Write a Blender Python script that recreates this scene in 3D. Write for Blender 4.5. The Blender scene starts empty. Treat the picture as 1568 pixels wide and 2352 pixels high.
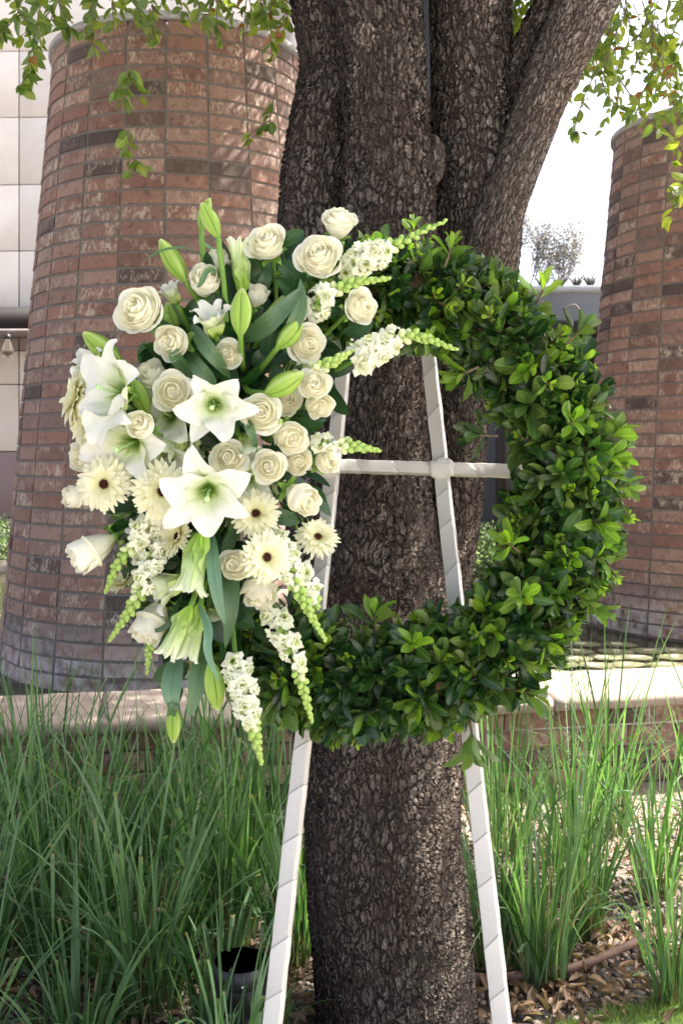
import bpy, math, random
import numpy as np
from mathutils import Vector, Matrix, noise as mnoise
R = math.radians
random.seed(7); rng = np.random.default_rng(7)
sc = bpy.context.scene
col = sc.collection

# ------------------------------------------------------------------ camera, sky, sun, exposure
F, CX, HY, CH = 2287.0, 784.0, 1030.0, 1.40       # focal length, axis and horizon in photo units, camera height
cam = bpy.data.objects.new('camera', bpy.data.cameras.new('camera')); col.objects.link(cam)
cam.location = (0, 0, CH); cam.rotation_euler = (R(90), 0, 0)
cd = cam.data; cd.sensor_fit = 'VERTICAL'; cd.sensor_height = 36; cd.lens = 36*F/2352
cd.shift_y = -(1176-HY)/2352; cd.clip_start = .05; cd.clip_end = 2000
cd.dof.use_dof = True; cd.dof.focus_distance = 1.9; cd.dof.aperture_fstop = 13
sc.camera = cam
SUN_EL, SUN_AZ = 53.0, 72.0                        # azimuth from +Y towards +X
w = bpy.data.worlds.new('World'); sc.world = w; w.use_nodes = True
wn = w.node_tree.nodes; sky = wn.new('ShaderNodeTexSky'); sky.sky_type = 'NISHITA'; sky.sun_disc = False
sky.sun_elevation = R(SUN_EL); sky.sun_rotation = R(SUN_AZ); sky.air_density = .55; sky.dust_density = 4.0; sky.ozone_density = .3
hz = wn.new('ShaderNodeHueSaturation'); hz.inputs['Saturation'].default_value = .62
w.node_tree.links.new(sky.outputs[0], hz.inputs['Color']); w.node_tree.links.new(hz.outputs[0], wn['Background'].inputs[0]); wn['Background'].inputs[1].default_value = 0.15
sl = bpy.data.lights.new('sun', 'SUN'); sl.energy = 4.6; sl.angle = R(.55); sl.color = (1, .95, .87)
so = bpy.data.objects.new('sun', sl); col.objects.link(so)
SD = Vector((math.sin(R(SUN_AZ))*math.cos(R(SUN_EL)), math.cos(R(SUN_AZ))*math.cos(R(SUN_EL)), math.sin(R(SUN_EL))))
so.rotation_euler = SD.to_track_quat('Z', 'Y').to_euler()
sc.view_settings.view_transform = 'Standard'; sc.view_settings.look = 'None'
sc.view_settings.exposure = 2.0; sc.view_settings.gamma = 1; sc.view_settings.use_curve_mapping = False
sc.render.engine = 'CYCLES'
sc.cycles.max_bounces = 10; sc.cycles.diffuse_bounces = 7; sc.cycles.transparent_max_bounces = 8; sc.cycles.transmission_bounces = 4

# ------------------------------------------------------------------ helpers
def P(x, y, d):
    return Vector(((x-CX)/F*d, d, CH-(y-HY)/F*d))

class NT:
    """tiny node-tree writer"""
    def __init__(s, name):
        s.m = bpy.data.materials.new(name); s.m.use_nodes = True; s.t = s.m.node_tree; s.t.nodes.clear()
        s.out = s.t.nodes.new('ShaderNodeOutputMaterial')
    def n(s, typ, ins=None, **props):
        nd = s.t.nodes.new('ShaderNode'+typ)
        for k, v in props.items(): setattr(nd, k, v)
        for k, v in (ins or {}).items(): s.put(nd.inputs[k], v)
        return nd
    def put(s, sock, v):
        if isinstance(v, bpy.types.NodeSocket): s.t.links.new(v, sock)
        elif isinstance(v, bpy.types.Node): s.t.links.new(v.outputs[0], sock)
        elif isinstance(v, (tuple, list)):
            v = tuple(v)
            if len(sock.default_value) == 4 and len(v) == 3: v = v+(1,)
            sock.default_value = v
        else: sock.default_value = v
    def math(s, op, a, b=None, clamp=False):
        nd = s.n('Math', operation=op, use_clamp=clamp); s.put(nd.inputs[0], a)
        if b is not None: s.put(nd.inputs[1], b)
        return nd.outputs[0]
    def mix(s, f, a, b, blend='MIX'):
        nd = s.n('Mix', data_type='RGBA', blend_type=blend)
        s.put(nd.inputs[0], f); s.put(nd.inputs[6], a); s.put(nd.inputs[7], b)
        return nd.outputs[2]
    def ramp(s, f, stops, interp='LINEAR'):
        nd = s.n('ValToRGB'); nd.color_ramp.interpolation = interp
        cr = nd.color_ramp
        while len(cr.elements) < len(stops): cr.elements.new(.5)
        for e, (p, c) in zip(cr.elements, stops):
            e.position = p; e.color = tuple(c)+(1,) if len(c) == 3 else c
        s.put(nd.inputs[0], f); return nd.outputs[0]
    def mr(s, v, a, b, c=0, d=1):
        nd = s.n('MapRange', {0: v, 1: a, 2: b, 3: c, 4: d}); return nd.outputs[0]
    def noise(s, vec, scale, detail=4, rough=.5, dist=0):
        return s.n('TexNoise', {'Vector': vec, 'Scale': scale, 'Detail': detail, 'Roughness': rough, 'Distortion': dist}).outputs[0]
    def mapping(s, vec, scale=(1, 1, 1), loc=(0, 0, 0)):
        return s.n('Mapping', {'Vector': vec, 'Scale': scale, 'Location': loc}).outputs[0]
    def bump(s, h, strength=.3, dist=.002, normal=None):
        nd = s.n('Bump', {'Height': h, 'Strength': strength, 'Distance': dist})
        if normal is not None: s.put(nd.inputs['Normal'], normal)
        return nd.outputs[0]
    def finish(s, color, rough=.6, normal=None, spec=.5, metallic=0, sheen=0, transl=0, tcolor=None):
        b = s.n('BsdfPrincipled', {'Base Color': color, 'Roughness': rough, 'Specular IOR Level': spec, 'Metallic': metallic})
        if normal is not None: s.put(b.inputs['Normal'], normal)
        o = b.outputs[0]
        if transl:
            tr = s.n('BsdfTranslucent', {'Color': tcolor if tcolor is not None else color})
            if normal is not None: s.put(tr.inputs['Normal'], normal)
            mx = s.n('MixShader', {0: transl, 1: o, 2: tr.outputs[0]}); o = mx.outputs[0]
        s.put(s.out.inputs['Surface'], o)
        return s.m

def flat_mat(name, c, rough=.6, spec=.5, metallic=0, nscale=60, var=.12, bump=.15):
    t = NT(name); co = t.n('TexCoord').outputs['Object']
    n1 = t.noise(co, nscale, 5, .6)
    c2 = t.mix(t.mr(n1, .3, .7), tuple(x*(1-var) for x in c), tuple(min(1, x*(1+var)) for x in c))
    return t.finish(c2, rough, t.bump(n1, bump, .002), spec, metallic)

def mesh_from(name, V, Fq, mat=None, smooth=True, uv=None, attrs=None):
    """V (n,3), Fq list/array of faces (all quads array, or list of lists)"""
    me = bpy.data.meshes.new(name)
    V = np.asarray(V, dtype=np.float32)
    if isinstance(Fq, np.ndarray):
        nf, k = Fq.shape
        me.vertices.add(len(V)); me.vertices.foreach_set('co', V.ravel())
        me.loops.add(nf*k); me.loops.foreach_set('vertex_index', Fq.astype(np.int32).ravel())
        me.polygons.add(nf); me.polygons.foreach_set('loop_start', np.arange(nf, dtype=np.int32)*k)
        me.update(calc_edges=True); me.validate()
    else:
        me.from_pydata(V.tolist(), [], [list(f) for f in Fq]); me.update()
    if smooth and len(me.polygons): me.polygons.foreach_set('use_smooth', np.ones(len(me.polygons), dtype=bool))
    if uv is not None and len(me.loops):
        li = np.empty(len(me.loops), dtype=np.int32); me.loops.foreach_get('vertex_index', li)
        l = me.uv_layers.new(name='UVMap'); l.data.foreach_set('uv', np.asarray(uv, dtype=np.float32)[li].ravel())
    for k, a in (attrs or {}).items():
        a = np.asarray(a, dtype=np.float32)
        if a.ndim == 1: at = me.attributes.new(k, 'FLOAT', 'POINT'); at.data.foreach_set('value', a)
        else: at = me.attributes.new(k, 'FLOAT_VECTOR', 'POINT'); at.data.foreach_set('vector', a.ravel())
    if mat: me.materials.append(mat)
    return me

def link(name, me, parent=None, M=None, kind=None, label=None, cat=None, group=None):
    o = bpy.data.objects.new(name, me); col.objects.link(o)
    if parent is not None: o.parent = parent
    if M is not None: o.matrix_local = M
    if kind: o['kind'] = kind
    if label: o['label'] = label
    if cat: o['category'] = cat
    if group: o['group'] = group
    return o
ROOTM = {}
def thing(name, M, label, cat, group=None):
    if not isinstance(M, Matrix): M = Matrix.Translation(Vector(M))
    o = link(name, None, None, M, None, label, cat, group); o.empty_display_size = .05
    ROOTM[o.name] = M.copy(); return o
def to_local(root, V):
    Mi = np.array(ROOTM[root.name].inverted()); V = np.asarray(V, dtype=float)
    return V @ Mi[:3, :3].T + Mi[:3, 3]

def frame(pos, zdir, spin=0, s=1.0):
    """matrix whose local +Z looks along zdir"""
    q = Vector(zdir).normalized().to_track_quat('Z', 'Y').to_matrix().to_4x4()
    return Matrix.Translation(Vector(pos)) @ q @ Matrix.Rotation(spin, 4, 'Z') @ Matrix.Scale(s, 4)
def xf(M, V):
    A = np.array(M); return np.asarray(V) @ A[:3, :3].T + A[:3, 3]

class G:
    """collects geometry into one mesh"""
    def __init__(s): s.V = []; s.F = []; s.U = []; s.T = []; s.n = 0
    def add(s, V, Fc, U=None, tint=0.0):
        V = np.asarray(V, dtype=float); s.V.append(V); s.F.append(np.asarray(Fc)+s.n)
        s.U.append(np.zeros((len(V), 2)) if U is None else np.asarray(U)); s.T.append(np.full(len(V), tint)); s.n += len(V)
    def mesh(s, name, mat, smooth=True):
        V = np.vstack(s.V); U = np.vstack(s.U); T = np.concatenate(s.T)
        ks = {f.shape[1] for f in s.F}
        if len(ks) == 1: Fc = np.vstack(s.F)
        else: Fc = [r for f in s.F for r in f.tolist()]
        return mesh_from(name, V, Fc, mat, smooth, U, {'tint': T})

def grid(fn, nu, nv):
    u, v = np.meshgrid(np.linspace(-1, 1, nu+1), np.linspace(0, 1, nv+1))
    u = u.ravel(); v = v.ravel(); V = np.stack(fn(u, v), 1)
    i = np.arange(nv)[:, None]*(nu+1)+np.arange(nu)[None, :]; i = i.ravel()
    return V, np.stack([i, i+nu+1, i+nu+2, i+1], 1), np.stack([(u+1)/2, v], 1)
def bezier(pts, n):
    """Catmull-Rom through pts"""
    pts = [np.array(p, float) for p in pts]
    p = [2*pts[0]-pts[1]]+pts+[2*pts[-1]-pts[-2]]; out = []
    segs = len(pts)-1
    for k in range(n+1):
        t = k/n*segs; i = min(int(t), segs-1); t -= i
        a, b, c, d = p[i:i+4]
        out.append(.5*((2*b)+(c-a)*t+(2*a-5*b+4*c-d)*t*t+(3*b-a-3*c+d)*t**3))
    return np.array(out)
def tube(path, rad, ns=8, cap=True):
    path = np.asarray(path, float); n = len(path)
    rad = np.full(n, rad) if np.isscalar(rad) else np.asarray(rad, float)
    T = np.gradient(path, axis=0); T /= np.linalg.norm(T, axis=1)[:, None]+1e-12
    ref = np.array([0., 1., 0.]) if abs(T[0][1]) < .8 else np.array([1., 0., 0.])
    V = []; a = np.linspace(0, 2*np.pi, ns, endpoint=False); prev = ref
    for k in range(n):
        x = prev-np.dot(prev, T[k])*T[k]; x /= np.linalg.norm(x)+1e-12; prev = x; y = np.cross(T[k], x)
        V.append(path[k]+rad[k]*(np.cos(a)[:, None]*x+np.sin(a)[:, None]*y))
    V = np.vstack(V); Fc = []
    for k in range(n-1):
        for j in range(ns):
            j2 = (j+1) % ns; Fc.append([k*ns+j, k*ns+j2, (k+1)*ns+j2, (k+1)*ns+j])
    U = np.stack([np.tile(np.arange(ns)/ns, n), np.repeat(np.linspace(0, 1, n), ns)], 1)
    if cap:
        m = len(V); V = np.vstack([V, path[0], path[-1]]); U = np.vstack([U, [0, 0], [0, 1]])
        for j in range(ns):
            j2 = (j+1) % ns
            Fc.append([m, j2, j, m]) ; Fc.append([m+1, (n-1)*ns+j, (n-1)*ns+j2, m+1])
        Fc = [f if f[0] != f[3] else f[:3]+[f[2]] for f in Fc]
        Fc = np.array([f if len(set(f)) == 4 else f for f in Fc])
        # caps written as thin quads would be degenerate: close them with real quads instead
        Fc = Fc[:(n-1)*ns]; V = V[:m]; U = U[:m]
        if ns % 2 == 0:
            e = []
            for base, fl in ((0, True), ((n-1)*ns, False)):
                for j in range(ns//2-1):
                    q = [base+j, base+j+1, base+ns-2-j, base+ns-1-j]
                    e.append(q[::-1] if fl else q)
            Fc = np.vstack([Fc, np.array(e)])
    return V, np.asarray(Fc), U
BOXF = np.array([[0, 3, 2, 1], [4, 5, 6, 7], [0, 1, 5, 4], [1, 2, 6, 5], [2, 3, 7, 6], [3, 0, 4, 7]])
def box(x0, x1, y0, y1, z0, z1):
    return np.array([[x0, y0, z0], [x1, y0, z0], [x1, y1, z0], [x0, y1, z0], [x0, y0, z1], [x1, y0, z1], [x1, y1, z1], [x0, y1, z1]], float), BOXF
def cbox(x0, x1, y0, y1, z0, z1, c):
    """box with all edges chamfered on the -Y (front) side"""
    V = [[x0, y1, z0], [x1, y1, z0], [x1, y1, z1], [x0, y1, z1], [x0, y0+c, z0], [x1, y0+c, z0], [x1, y0+c, z1], [x0, y0+c, z1],
         [x0+c, y0, z0+c], [x1-c, y0, z0+c], [x1-c, y0, z1-c], [x0+c, y0, z1-c]]
    Fc = [[0, 3, 2, 1]]
    for a, b in ((0, 4), (4, 8)):
        for j in range(4):
            k = (j+1) % 4; Fc.append([a+j, a+k, b+k, b+j])
    Fc.append([8, 9, 10, 11])
    return np.array(V, float), np.array(Fc)
def sphere(c, r, ns=8, nr=6, sz=1.0):
    a = np.linspace(0, 2*np.pi, ns, endpoint=False); V = []
    for k in range(nr+1):
        th = .02+(math.pi-.04)*k/nr
        V.append(np.stack([np.cos(a)*math.sin(th)*r, np.sin(a)*math.sin(th)*r, np.full(ns, -math.cos(th)*r*sz)], 1))
    V = np.vstack(V)+np.asarray(c); Fc = []
    for k in range(nr):
        for j in range(ns):
            j2 = (j+1) % ns; Fc.append([k*ns+j, k*ns+j2, (k+1)*ns+j2, (k+1)*ns+j])
    U = np.stack([np.tile(np.arange(ns)/ns, nr+1), np.repeat(np.linspace(0, 1, nr+1), ns)], 1)
    return V, np.array(Fc), U
def sstep(x): x = np.clip(x, 0, 1); return x*x*(3-2*x)

# ------------------------------------------------------------------ materials
def brick_mat(name='brick', gain=1.0, efflo=False):
    gain *= .86
    t = NT(name); oi = t.n('ObjectInfo').outputs['Random']; at = t.n('Attribute', attribute_name='tint').outputs['Fac']
    rnd = t.math('FRACT', t.math('ADD', oi, at)); co = t.n('TexCoord').outputs['Object']
    off = t.n('CombineXYZ', {0: t.math('MULTIPLY', rnd, 37.), 1: t.math('MULTIPLY', rnd, 91.), 2: t.math('MULTIPLY', rnd, 57.)})
    v = t.n('VectorMath', {0: co, 1: off}, operation='ADD').outputs[0]
    g = gain
    base = t.ramp(rnd, [(0, (.075*g, .055*g, .05*g)), (.15, (.12*g, .082*g, .07*g)), (.22, (.24*g, .125*g, .095*g)), (.40, (.32*g, .165*g, .122*g)),
                        (.60, (.27*g, .16*g, .13*g)), (.80, (.40*g, .25*g, .195*g)), (1, (.21*g, .135*g, .115*g))])
    big = t.noise(v, 9, 3, .5); fine = t.noise(t.mapping(v, (1, 1, .38)), 46, 6, .66, 1.1); grain = t.noise(v, 320, 4, .6)
    wash = t.math('MULTIPLY', t.mr(fine, .47, .57), t.mr(big, .42, .52), True)
    r2 = t.math('FRACT', t.math('MULTIPLY', rnd, 7.31))
    wash = t.math('MULTIPLY', wash, t.mr(r2, .1, .9, .06, .9), True)
    c = t.mix(wash, base, (.60*g, .49*g, .39*g))
    c = t.mix(t.mr(t.noise(v, 24, 6, .65), .52, .66, 0, .65), c, (.10*g, .065*g, .052*g))
    c = t.mix(t.mr(grain, .3, .75, 0, .35), c, t.mix(.5, c, (.07, .05, .045)))
    if efflo:
        z = t.n('SeparateXYZ', {0: t.n('NewGeometry').outputs['Position']}).outputs[2]
        m = t.math('MULTIPLY', t.mr(z, .52, .25), t.mr(t.noise(v, 14, 3, .5), .35, .6), True)
        c = t.mix(t.math('MULTIPLY', m, .75), c, (.52, .47, .48))
    h = t.math('ADD', t.math('MULTIPLY', grain, .35), fine)
    return t.finish(c, t.mr(fine, .3, .7, .6, .85), t.bump(h, .6, .003), .3)
M_BRICK = brick_mat('fired_brick', 1.0, True)
M_BRICK2 = brick_mat('pale_brick', 1.1)
t = NT('mortar'); co = t.n('TexCoord').outputs['Object']; n1 = t.noise(co, 45, 6, .65); n2 = t.noise(co, 4, 3)
M_MORTAR = t.finish(t.mix(t.mr(n2, .35, .65), t.mix(n1, (.13, .12, .113), (.22, .21, .20)), (.17, .15, .14)), .9, t.bump(n1, .8, .004), .2)
t = NT('footing'); co = t.n('TexCoord').outputs['Object']; n1 = t.noise(co, 25, 6, .65)
M_MORTARD = flat_mat('dark_mortar', (.10, .085, .075), .9, .2)
M_FOOT = t.finish(t.ramp(n1, [(.3, (.05, .042, .035)), (.6, (.09, .075, .065)), (.72, (.2, .18, .16))]), .85, t.bump(n1, .8, .01), .3)
t = NT('coping'); co = t.n('TexCoord').outputs['Object']; n1 = t.noise(co, 14, 6, .6); n2 = t.noise(co, 220, 3, .7)
c = t.mix(t.mr(n1, .3, .7), (.31, .235, .19), (.41, .33, .28)); c = t.mix(t.mr(n2, .6, .75), c, (.13, .09, .07))
M_COPING = t.finish(c, .8, t.bump(n2, .5, .003), .25)
M_RIM = flat_mat('rim_concrete', (.36, .36, .37), .75, .3, nscale=40, var=.25, bump=.4)

def bark_mat(name='oak_bark', sc_=1.0, amp=.017, light=1.0):
    t = NT(name); v0 = t.n('Attribute', attribute_name='bark').outputs['Vector']; v = t.mapping(v0, (sc_, sc_, sc_))
    def warp(src, scale, amt):
        q = t.n('TexNoise', {'Vector': src, 'Scale': scale, 'Detail': 4.}).outputs['Color']
        q = t.n('VectorMath', {0: q, 1: (.5, .5, .5)}, operation='SUBTRACT').outputs[0]
        q = t.n('VectorMath', {0: q, 'Scale': amt}, operation='SCALE').outputs[0]
        return t.n('VectorMath', {0: src, 1: q}, operation='ADD').outputs[0]
    v1 = warp(warp(v, 14., .035), 60., .010)
    def crack(vec, scale, lo, hi, det=1.5):
        return t.mr(t.math('ABSOLUTE', t.math('SUBTRACT', t.noise(vec, scale, det, .55), .5)), lo, hi)
    vb = t.mapping(v1, (1, 1, .34))
    e = t.n('TexVoronoi', {'Vector': vb, 'Scale': 72.}, feature='DISTANCE_TO_EDGE').outputs[0]
    cellc = t.n('SeparateColor', {0: t.n('TexVoronoi', {'Vector': vb, 'Scale': 72.}).outputs['Color']}).outputs[0]
    e2 = t.n('TexVoronoi', {'Vector': t.mapping(v1, (1, 1, .8), (5, 2, 1)), 'Scale': 135.}, feature='DISTANCE_TO_EDGE').outputs[0]
    fis = crack(t.mapping(v1, (1, 1, .11)), 31., .0, .075); brk = crack(t.mapping(v1, (1, 1, 1.3), (3, 8, 1)), 30., .0, .045)
    n1 = t.noise(v1, 170, 6, .7); n2 = t.noise(v1, 60, 4, .6); n0 = t.noise(v, 7, 3, .5)
    pl = t.math('MULTIPLY', t.math('MULTIPLY', t.mr(e, .01, .15), t.mr(fis, 0, 1, .08, 1.)), t.mr(brk, 0, 1, .55, 1.)); sm = t.mr(e2, 0, .2)
    h = t.math('MULTIPLY', pl, t.math('ADD', t.mr(cellc, 0, 1, .5, .85), t.math('MULTIPLY', sm, .2)))
    hh = t.math('ADD', t.math('ADD', h, t.math('MULTIPLY', n1, .14)), t.math('ADD', t.math('MULTIPLY', n2, .30), t.math('MULTIPLY', n0, .7)))
    ridge = t.math('ADD', t.math('MULTIPLY', h, .7), t.math('MULTIPLY', t.math('SUBTRACT', n1, .45), .5))
    L = light
    c = t.ramp(ridge, [(.02, (.014, .010, .008)), (.14, (.06, .044, .036)), (.27, (.135*L, .108*L, .09*L)), (.45, (.20*L, .167*L, .143*L)), (.75, (.34*L, .30*L, .27*L))])
    c = t.mix(t.mr(t.noise(v, 4.5, 3), .4, .7, 0, .6), c, t.mix(1., c, (.86, .74, .66), 'MULTIPLY'))
    t.finish(c, .85, t.bump(t.math('ADD', n1, n2), .7, .002), .25)
    ds = t.n('Displacement', {'Height': hh, 'Midlevel': 1.0, 'Scale': amp})
    t.put(t.out.inputs['Displacement'], ds.outputs[0]); t.m.displacement_method = 'BOTH'
    return t.m
M_BARK = bark_mat(); M_BARKS = bark_mat('young_oak_bark', 1.5, .005, .78); M_SCAR = bark_mat('scar_bark', 1.9, .004, 1.0)

def leaf_mat(name, top, under, transl=.3, rough=.32, var=.25, rib=(.45, .55, .2), ribw=.045, spec=.5, tc=None, wear=0):
    t = NT(name); uv = t.n('UVMap').outputs[0]; s = t.n('SeparateXYZ', {0: uv}); u = s.outputs[0]
    oi = t.n('ObjectInfo').outputs['Random']; at = t.n('Attribute', attribute_name='tint').outputs['Fac']
    rnd = t.math('FRACT', t.math('ADD', oi, at)); bf = t.n('NewGeometry').outputs['Backfacing']
    co = t.n('TexCoord').outputs['Object']
    c = t.mix(bf, top, under)
    hs = t.n('HueSaturation', {'Hue': t.mr(rnd, 0, 1, .485, .512), 'Saturation': 1., 'Value': t.mr(t.math('FRACT', t.math('MULTIPLY', rnd, 5.3)), 0, 1, 1-var, 1+var), 'Color': c}).outputs[0]
    c = hs
    au = t.math('ABSOLUTE', t.math('SUBTRACT', u, .5))
    if ribw: c = t.mix(t.mr(au, ribw, ribw*.3, 0, .7), c, rib)
    nz = t.noise(uv, 7, 4, .6)
    c = t.mix(t.mr(nz, .35, .75, 0, .3), c, t.mix(1., c, (.55, .6, .5), 'MULTIPLY'))
    if wear: c = t.mix(t.mr(t.noise(co, 60, 3, .6), .68, .74, 0, wear), c, (.12, .07, .03))
    side = t.math('ABSOLUTE', t.math('SINE', t.math('ADD', t.math('MULTIPLY', s.outputs[1], 42.), t.math('MULTIPLY', au, -30.))))
    hgt = t.math('ADD', t.mr(au, 0, .06), t.math('MULTIPLY', side, .12))
    tcol = tc if tc is not None else t.mix(1., c, (2.6, 2.9, 1.2), 'MULTIPLY')
    return t.finish(c, rough, t.bump(hgt, .35, .002), spec, transl=transl, tcolor=tcol)
M_LEAF = [leaf_mat('dark_wreath_leaf', (.013, .043, .011), (.055, .1, .026), .16, .24, rib=(.09, .15, .05)),
          leaf_mat('green_wreath_leaf', (.028, .076, .012), (.075, .13, .03), .2, .28, rib=(.14, .22, .06)),
          leaf_mat('olive_wreath_leaf', (.066, .12, .023), (.115, .17, .045), .24, .36, rib=(.2, .28, .1)),
          leaf_mat('bright_wreath_leaf', (.11, .205, .016), (.14, .235, .034), .34, .35, rib=(.3, .45, .1)),
          leaf_mat('tip_wreath_leaf', (.17, .265, .022), (.20, .29, .035), .42, .4, rib=(.4, .55, .1))]
M_ROSELEAF = leaf_mat('rose_leaf', (.018, .055, .022), (.055, .10, .05), .1, .38, rib=(.05, .1, .05), ribw=.03)
M_LILYLEAF = leaf_mat('lily_leaf', (.025, .085, .02), (.08, .15, .07), .2, .35, rib=(.07, .15, .05), ribw=.03)
M_GLAUC = leaf_mat('glaucous_leaf', (.12, .22, .15), (.13, .24, .16), .15, .5, rib=(.08, .16, .1), ribw=.03)
M_OAK = [leaf_mat('oak_leaf_green', (.05, .10, .016), (.09, .145, .045), .42, .36, ribw=.04, tc=(.30, .46, .03), wear=.4),
         leaf_mat('oak_leaf_lime', (.11, .18, .02), (.14, .2, .05), .5, .4, ribw=.04, tc=(.52, .62, .05), wear=.4),
         leaf_mat('oak_leaf_amber', (.22, .10, .02), (.2, .11, .04), .4, .5, ribw=.04, tc=(.5, .2, .03))]
M_CROWN = leaf_mat('crown_leaf', (.05, .095, .016), (.08, .12, .035), .25, .45, ribw=0, tc=(.25, .4, .03))
def petal_mat(name, tip, base, bpow=2.0, transl=.3, rough=.5, streak=.12, basemix=1.0, back=None, tc=None, throat=False):
    t = NT(name); uv = t.n('UVMap').outputs[0]; s = t.n('SeparateXYZ', {0: uv})
    f = t.math('POWER', t.math('SUBTRACT', 1., s.outputs[1], True), bpow)
    c = t.mix(t.math('MULTIPLY', f, basemix), tip, base)
    if back is not None:
        bf = t.n('NewGeometry').outputs['Backfacing']; au = t.math('ABSOLUTE', t.math('SUBTRACT', s.outputs[0], .5))
        g = t.math('MAXIMUM', t.mr(au, .2, .02, 0, .8), t.math('POWER', t.math('SUBTRACT', 1., s.outputs[1], True), .8))
        c = t.mix(t.math('MULTIPLY', bf, t.math('MULTIPLY', g, .85)), c, back)
    st = t.noise(t.mapping(uv, (26, 2.2, 1)), 1.5, 4, .6); nz = t.noise(uv, 5, 4, .6)
    if throat:
        vv = s.outputs[1]; a2 = t.math('ABSOLUTE', t.math('SUBTRACT', s.outputs[0], .5)); ve = t.math('ADD', vv, t.math('MULTIPLY', a2, .25))
        c = t.mix(t.mr(ve, .58, .2, 0, .75), c, (.52, .68, .16)); c = t.mix(t.mr(ve, .32, .14), c, (.12, .26, .012))
        rbs = t.math('ABSOLUTE', t.math('SINE', t.math('MULTIPLY', s.outputs[0], 28.))); st = t.math('ADD', st, t.math('MULTIPLY', rbs, .25))
        c = t.mix(t.math('MULTIPLY', t.mr(a2, .03, .0), t.mr(vv, .95, .3, 0, .45)), c, (.62, .74, .38))
    c = t.mix(t.mr(st, .35, .75, 0, streak), c, t.mix(1., c, (.8, .82, .6), 'MULTIPLY'))
    return t.finish(c, rough, t.bump(t.math('ADD', st, nz), .18, .003), .3, transl=transl, tcolor=tc if tc else t.mix(1., c, (1, .97, .8), 'MULTIPLY'))
M_ROSE = petal_mat('rose_petal', (.93, .93, .90), (.90, .89, .70), 1.6, .42)
M_ROSEH = petal_mat('rose_heart', (.92, .91, .83), (.90, .875, .64), 1.2, .42)
M_LILY = petal_mat('lily_petal', (.77, .775, .75), (.20, .40, .02), 12, .28, .5, .14, back=(.45, .62, .12), throat=True)
M_LILYB = petal_mat('lily_bell', (.88, .90, .80), (.36, .56, .06), 1.1, .35, .42, .2, back=(.36, .58, .07))
M_GERB = petal_mat('gerbera_ray', (.86, .85, .68), (.78, .77, .34), 2.5, .42, .55, .25)
M_SNAP = petal_mat('snapdragon_petal', (.91, .92, .84), (.66, .76, .30), 1.6, .42)
def green_mat(name, a, b, rough=.45, scale=(14, 2, 1), transl=.0, lines=False):
    t = NT(name); uv = t.n('UVMap').outputs[0]; st = t.noise(t.mapping(uv, scale), 2, 4, .6)
    v = t.n('SeparateXYZ', {0: uv}).outputs[1]
    c = t.mix(t.math('ADD', t.math('MULTIPLY', st, .6), t.math('MULTIPLY', v, .45), True), a, b)
    if lines:
        uu = t.n('SeparateXYZ', {0: uv}).outputs[0]; ln = t.math('ABSOLUTE', t.math('COSINE', t.math('MULTIPLY', uu, 9.425)))
        c = t.mix(t.mr(ln, .16, .03, 0, .75), c, (.07, .17, .015)); c = t.mix(t.mr(ln, .9, 1, 0, .4), c, (.55, .66, .25)); c = t.mix(t.mr(v, .86, 1, 0, .6), c, (.62, .66, .35))
        st = t.math('ADD', st, t.mr(ln, .0, .2))
    return t.finish(c, rough, t.bump(st, .45, .003), .35, transl=transl)
M_BUD = green_mat('lily_bud', (.13, .29, .03), (.40, .55, .10), .42, (26, 1.2, 1), .2, True)
M_SBUD = green_mat('snapdragon_bud', (.20, .38, .05), (.52, .66, .20), .5, (4, 4, 1), .2)
M_STEM = green_mat('flower_stem', (.10, .22, .03), (.22, .38, .07), .45)
M_STRAW = flat_mat('straw', (.11, .078, .048), .85, .2, nscale=90, var=.5, bump=.8)
def satin():
    t = NT('satin_ribbon'); co = t.n('TexCoord').outputs['Object']; uv = t.n('UVMap').outputs[0]
    v = t.n('SeparateXYZ', {0: uv})
    ph = t.math('ADD', t.math('MULTIPLY', v.outputs[1], 1.), t.math('MULTIPLY', v.outputs[0], -.022)); ph = t.math('ADD', ph, t.math('MULTIPLY', t.noise(t.mapping(uv, (0, 1, 1)), 3.3, 1), .12))
    fr = t.math('FRACT', t.math('MULTIPLY', ph, 12.5))
    n1 = t.noise(t.mapping(co, (1, 1, .7)), 26, 4, .6, 2.0)
    lap = t.math('ADD', t.mr(fr, 0, .05), t.math('MULTIPLY', n1, .9))
    c = t.mix(t.mr(fr, .0, .035, .75, 0), t.mix(t.mr(fr, 0, 1), (.50, .475, .44), (.62, .59, .55)), (.22, .21, .205))
    return t.finish(c, .32, t.bump(t.math('ADD', lap, t.math('MULTIPLY', fr, .5)), .45, .004), .6)
M_SATIN = satin()
def grass_mat(name, a, b, tip=(.28, .23, .11), transl=.3):
    t = NT(name); uv = t.n('UVMap').outputs[0]; s = t.n('SeparateXYZ', {0: uv})
    at = t.n('Attribute', attribute_name='tint').outputs['Fac']
    c = t.mix(at, a, b); c = t.mix(t.mr(s.outputs[1], .96, 1.0, 0, .8), c, tip)
    c = t.mix(t.mr(s.outputs[1], .12, 0, 0, .6), c, (.16, .13, .06))
    st = t.noise(t.mapping(uv, (30, 1.5, 1)), 2, 3, .5)
    c = t.mix(t.mr(st, .3, .7, 0, .35), c, t.mix(1., c, (.5, .6, .45), 'MULTIPLY'))
    return t.finish(c, .42, t.bump(st, .3, .001), .45, transl=transl, tcolor=t.mix(1., c, (2.2, 2.6, .9), 'MULTIPLY'))
M_GRASS = grass_mat('mat_rush_blade', (.024, .074, .012), (.18, .28, .165))
M_GRASSD = grass_mat('dry_blade', (.25, .17, .09), (.36, .26, .15), transl=.1)
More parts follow.
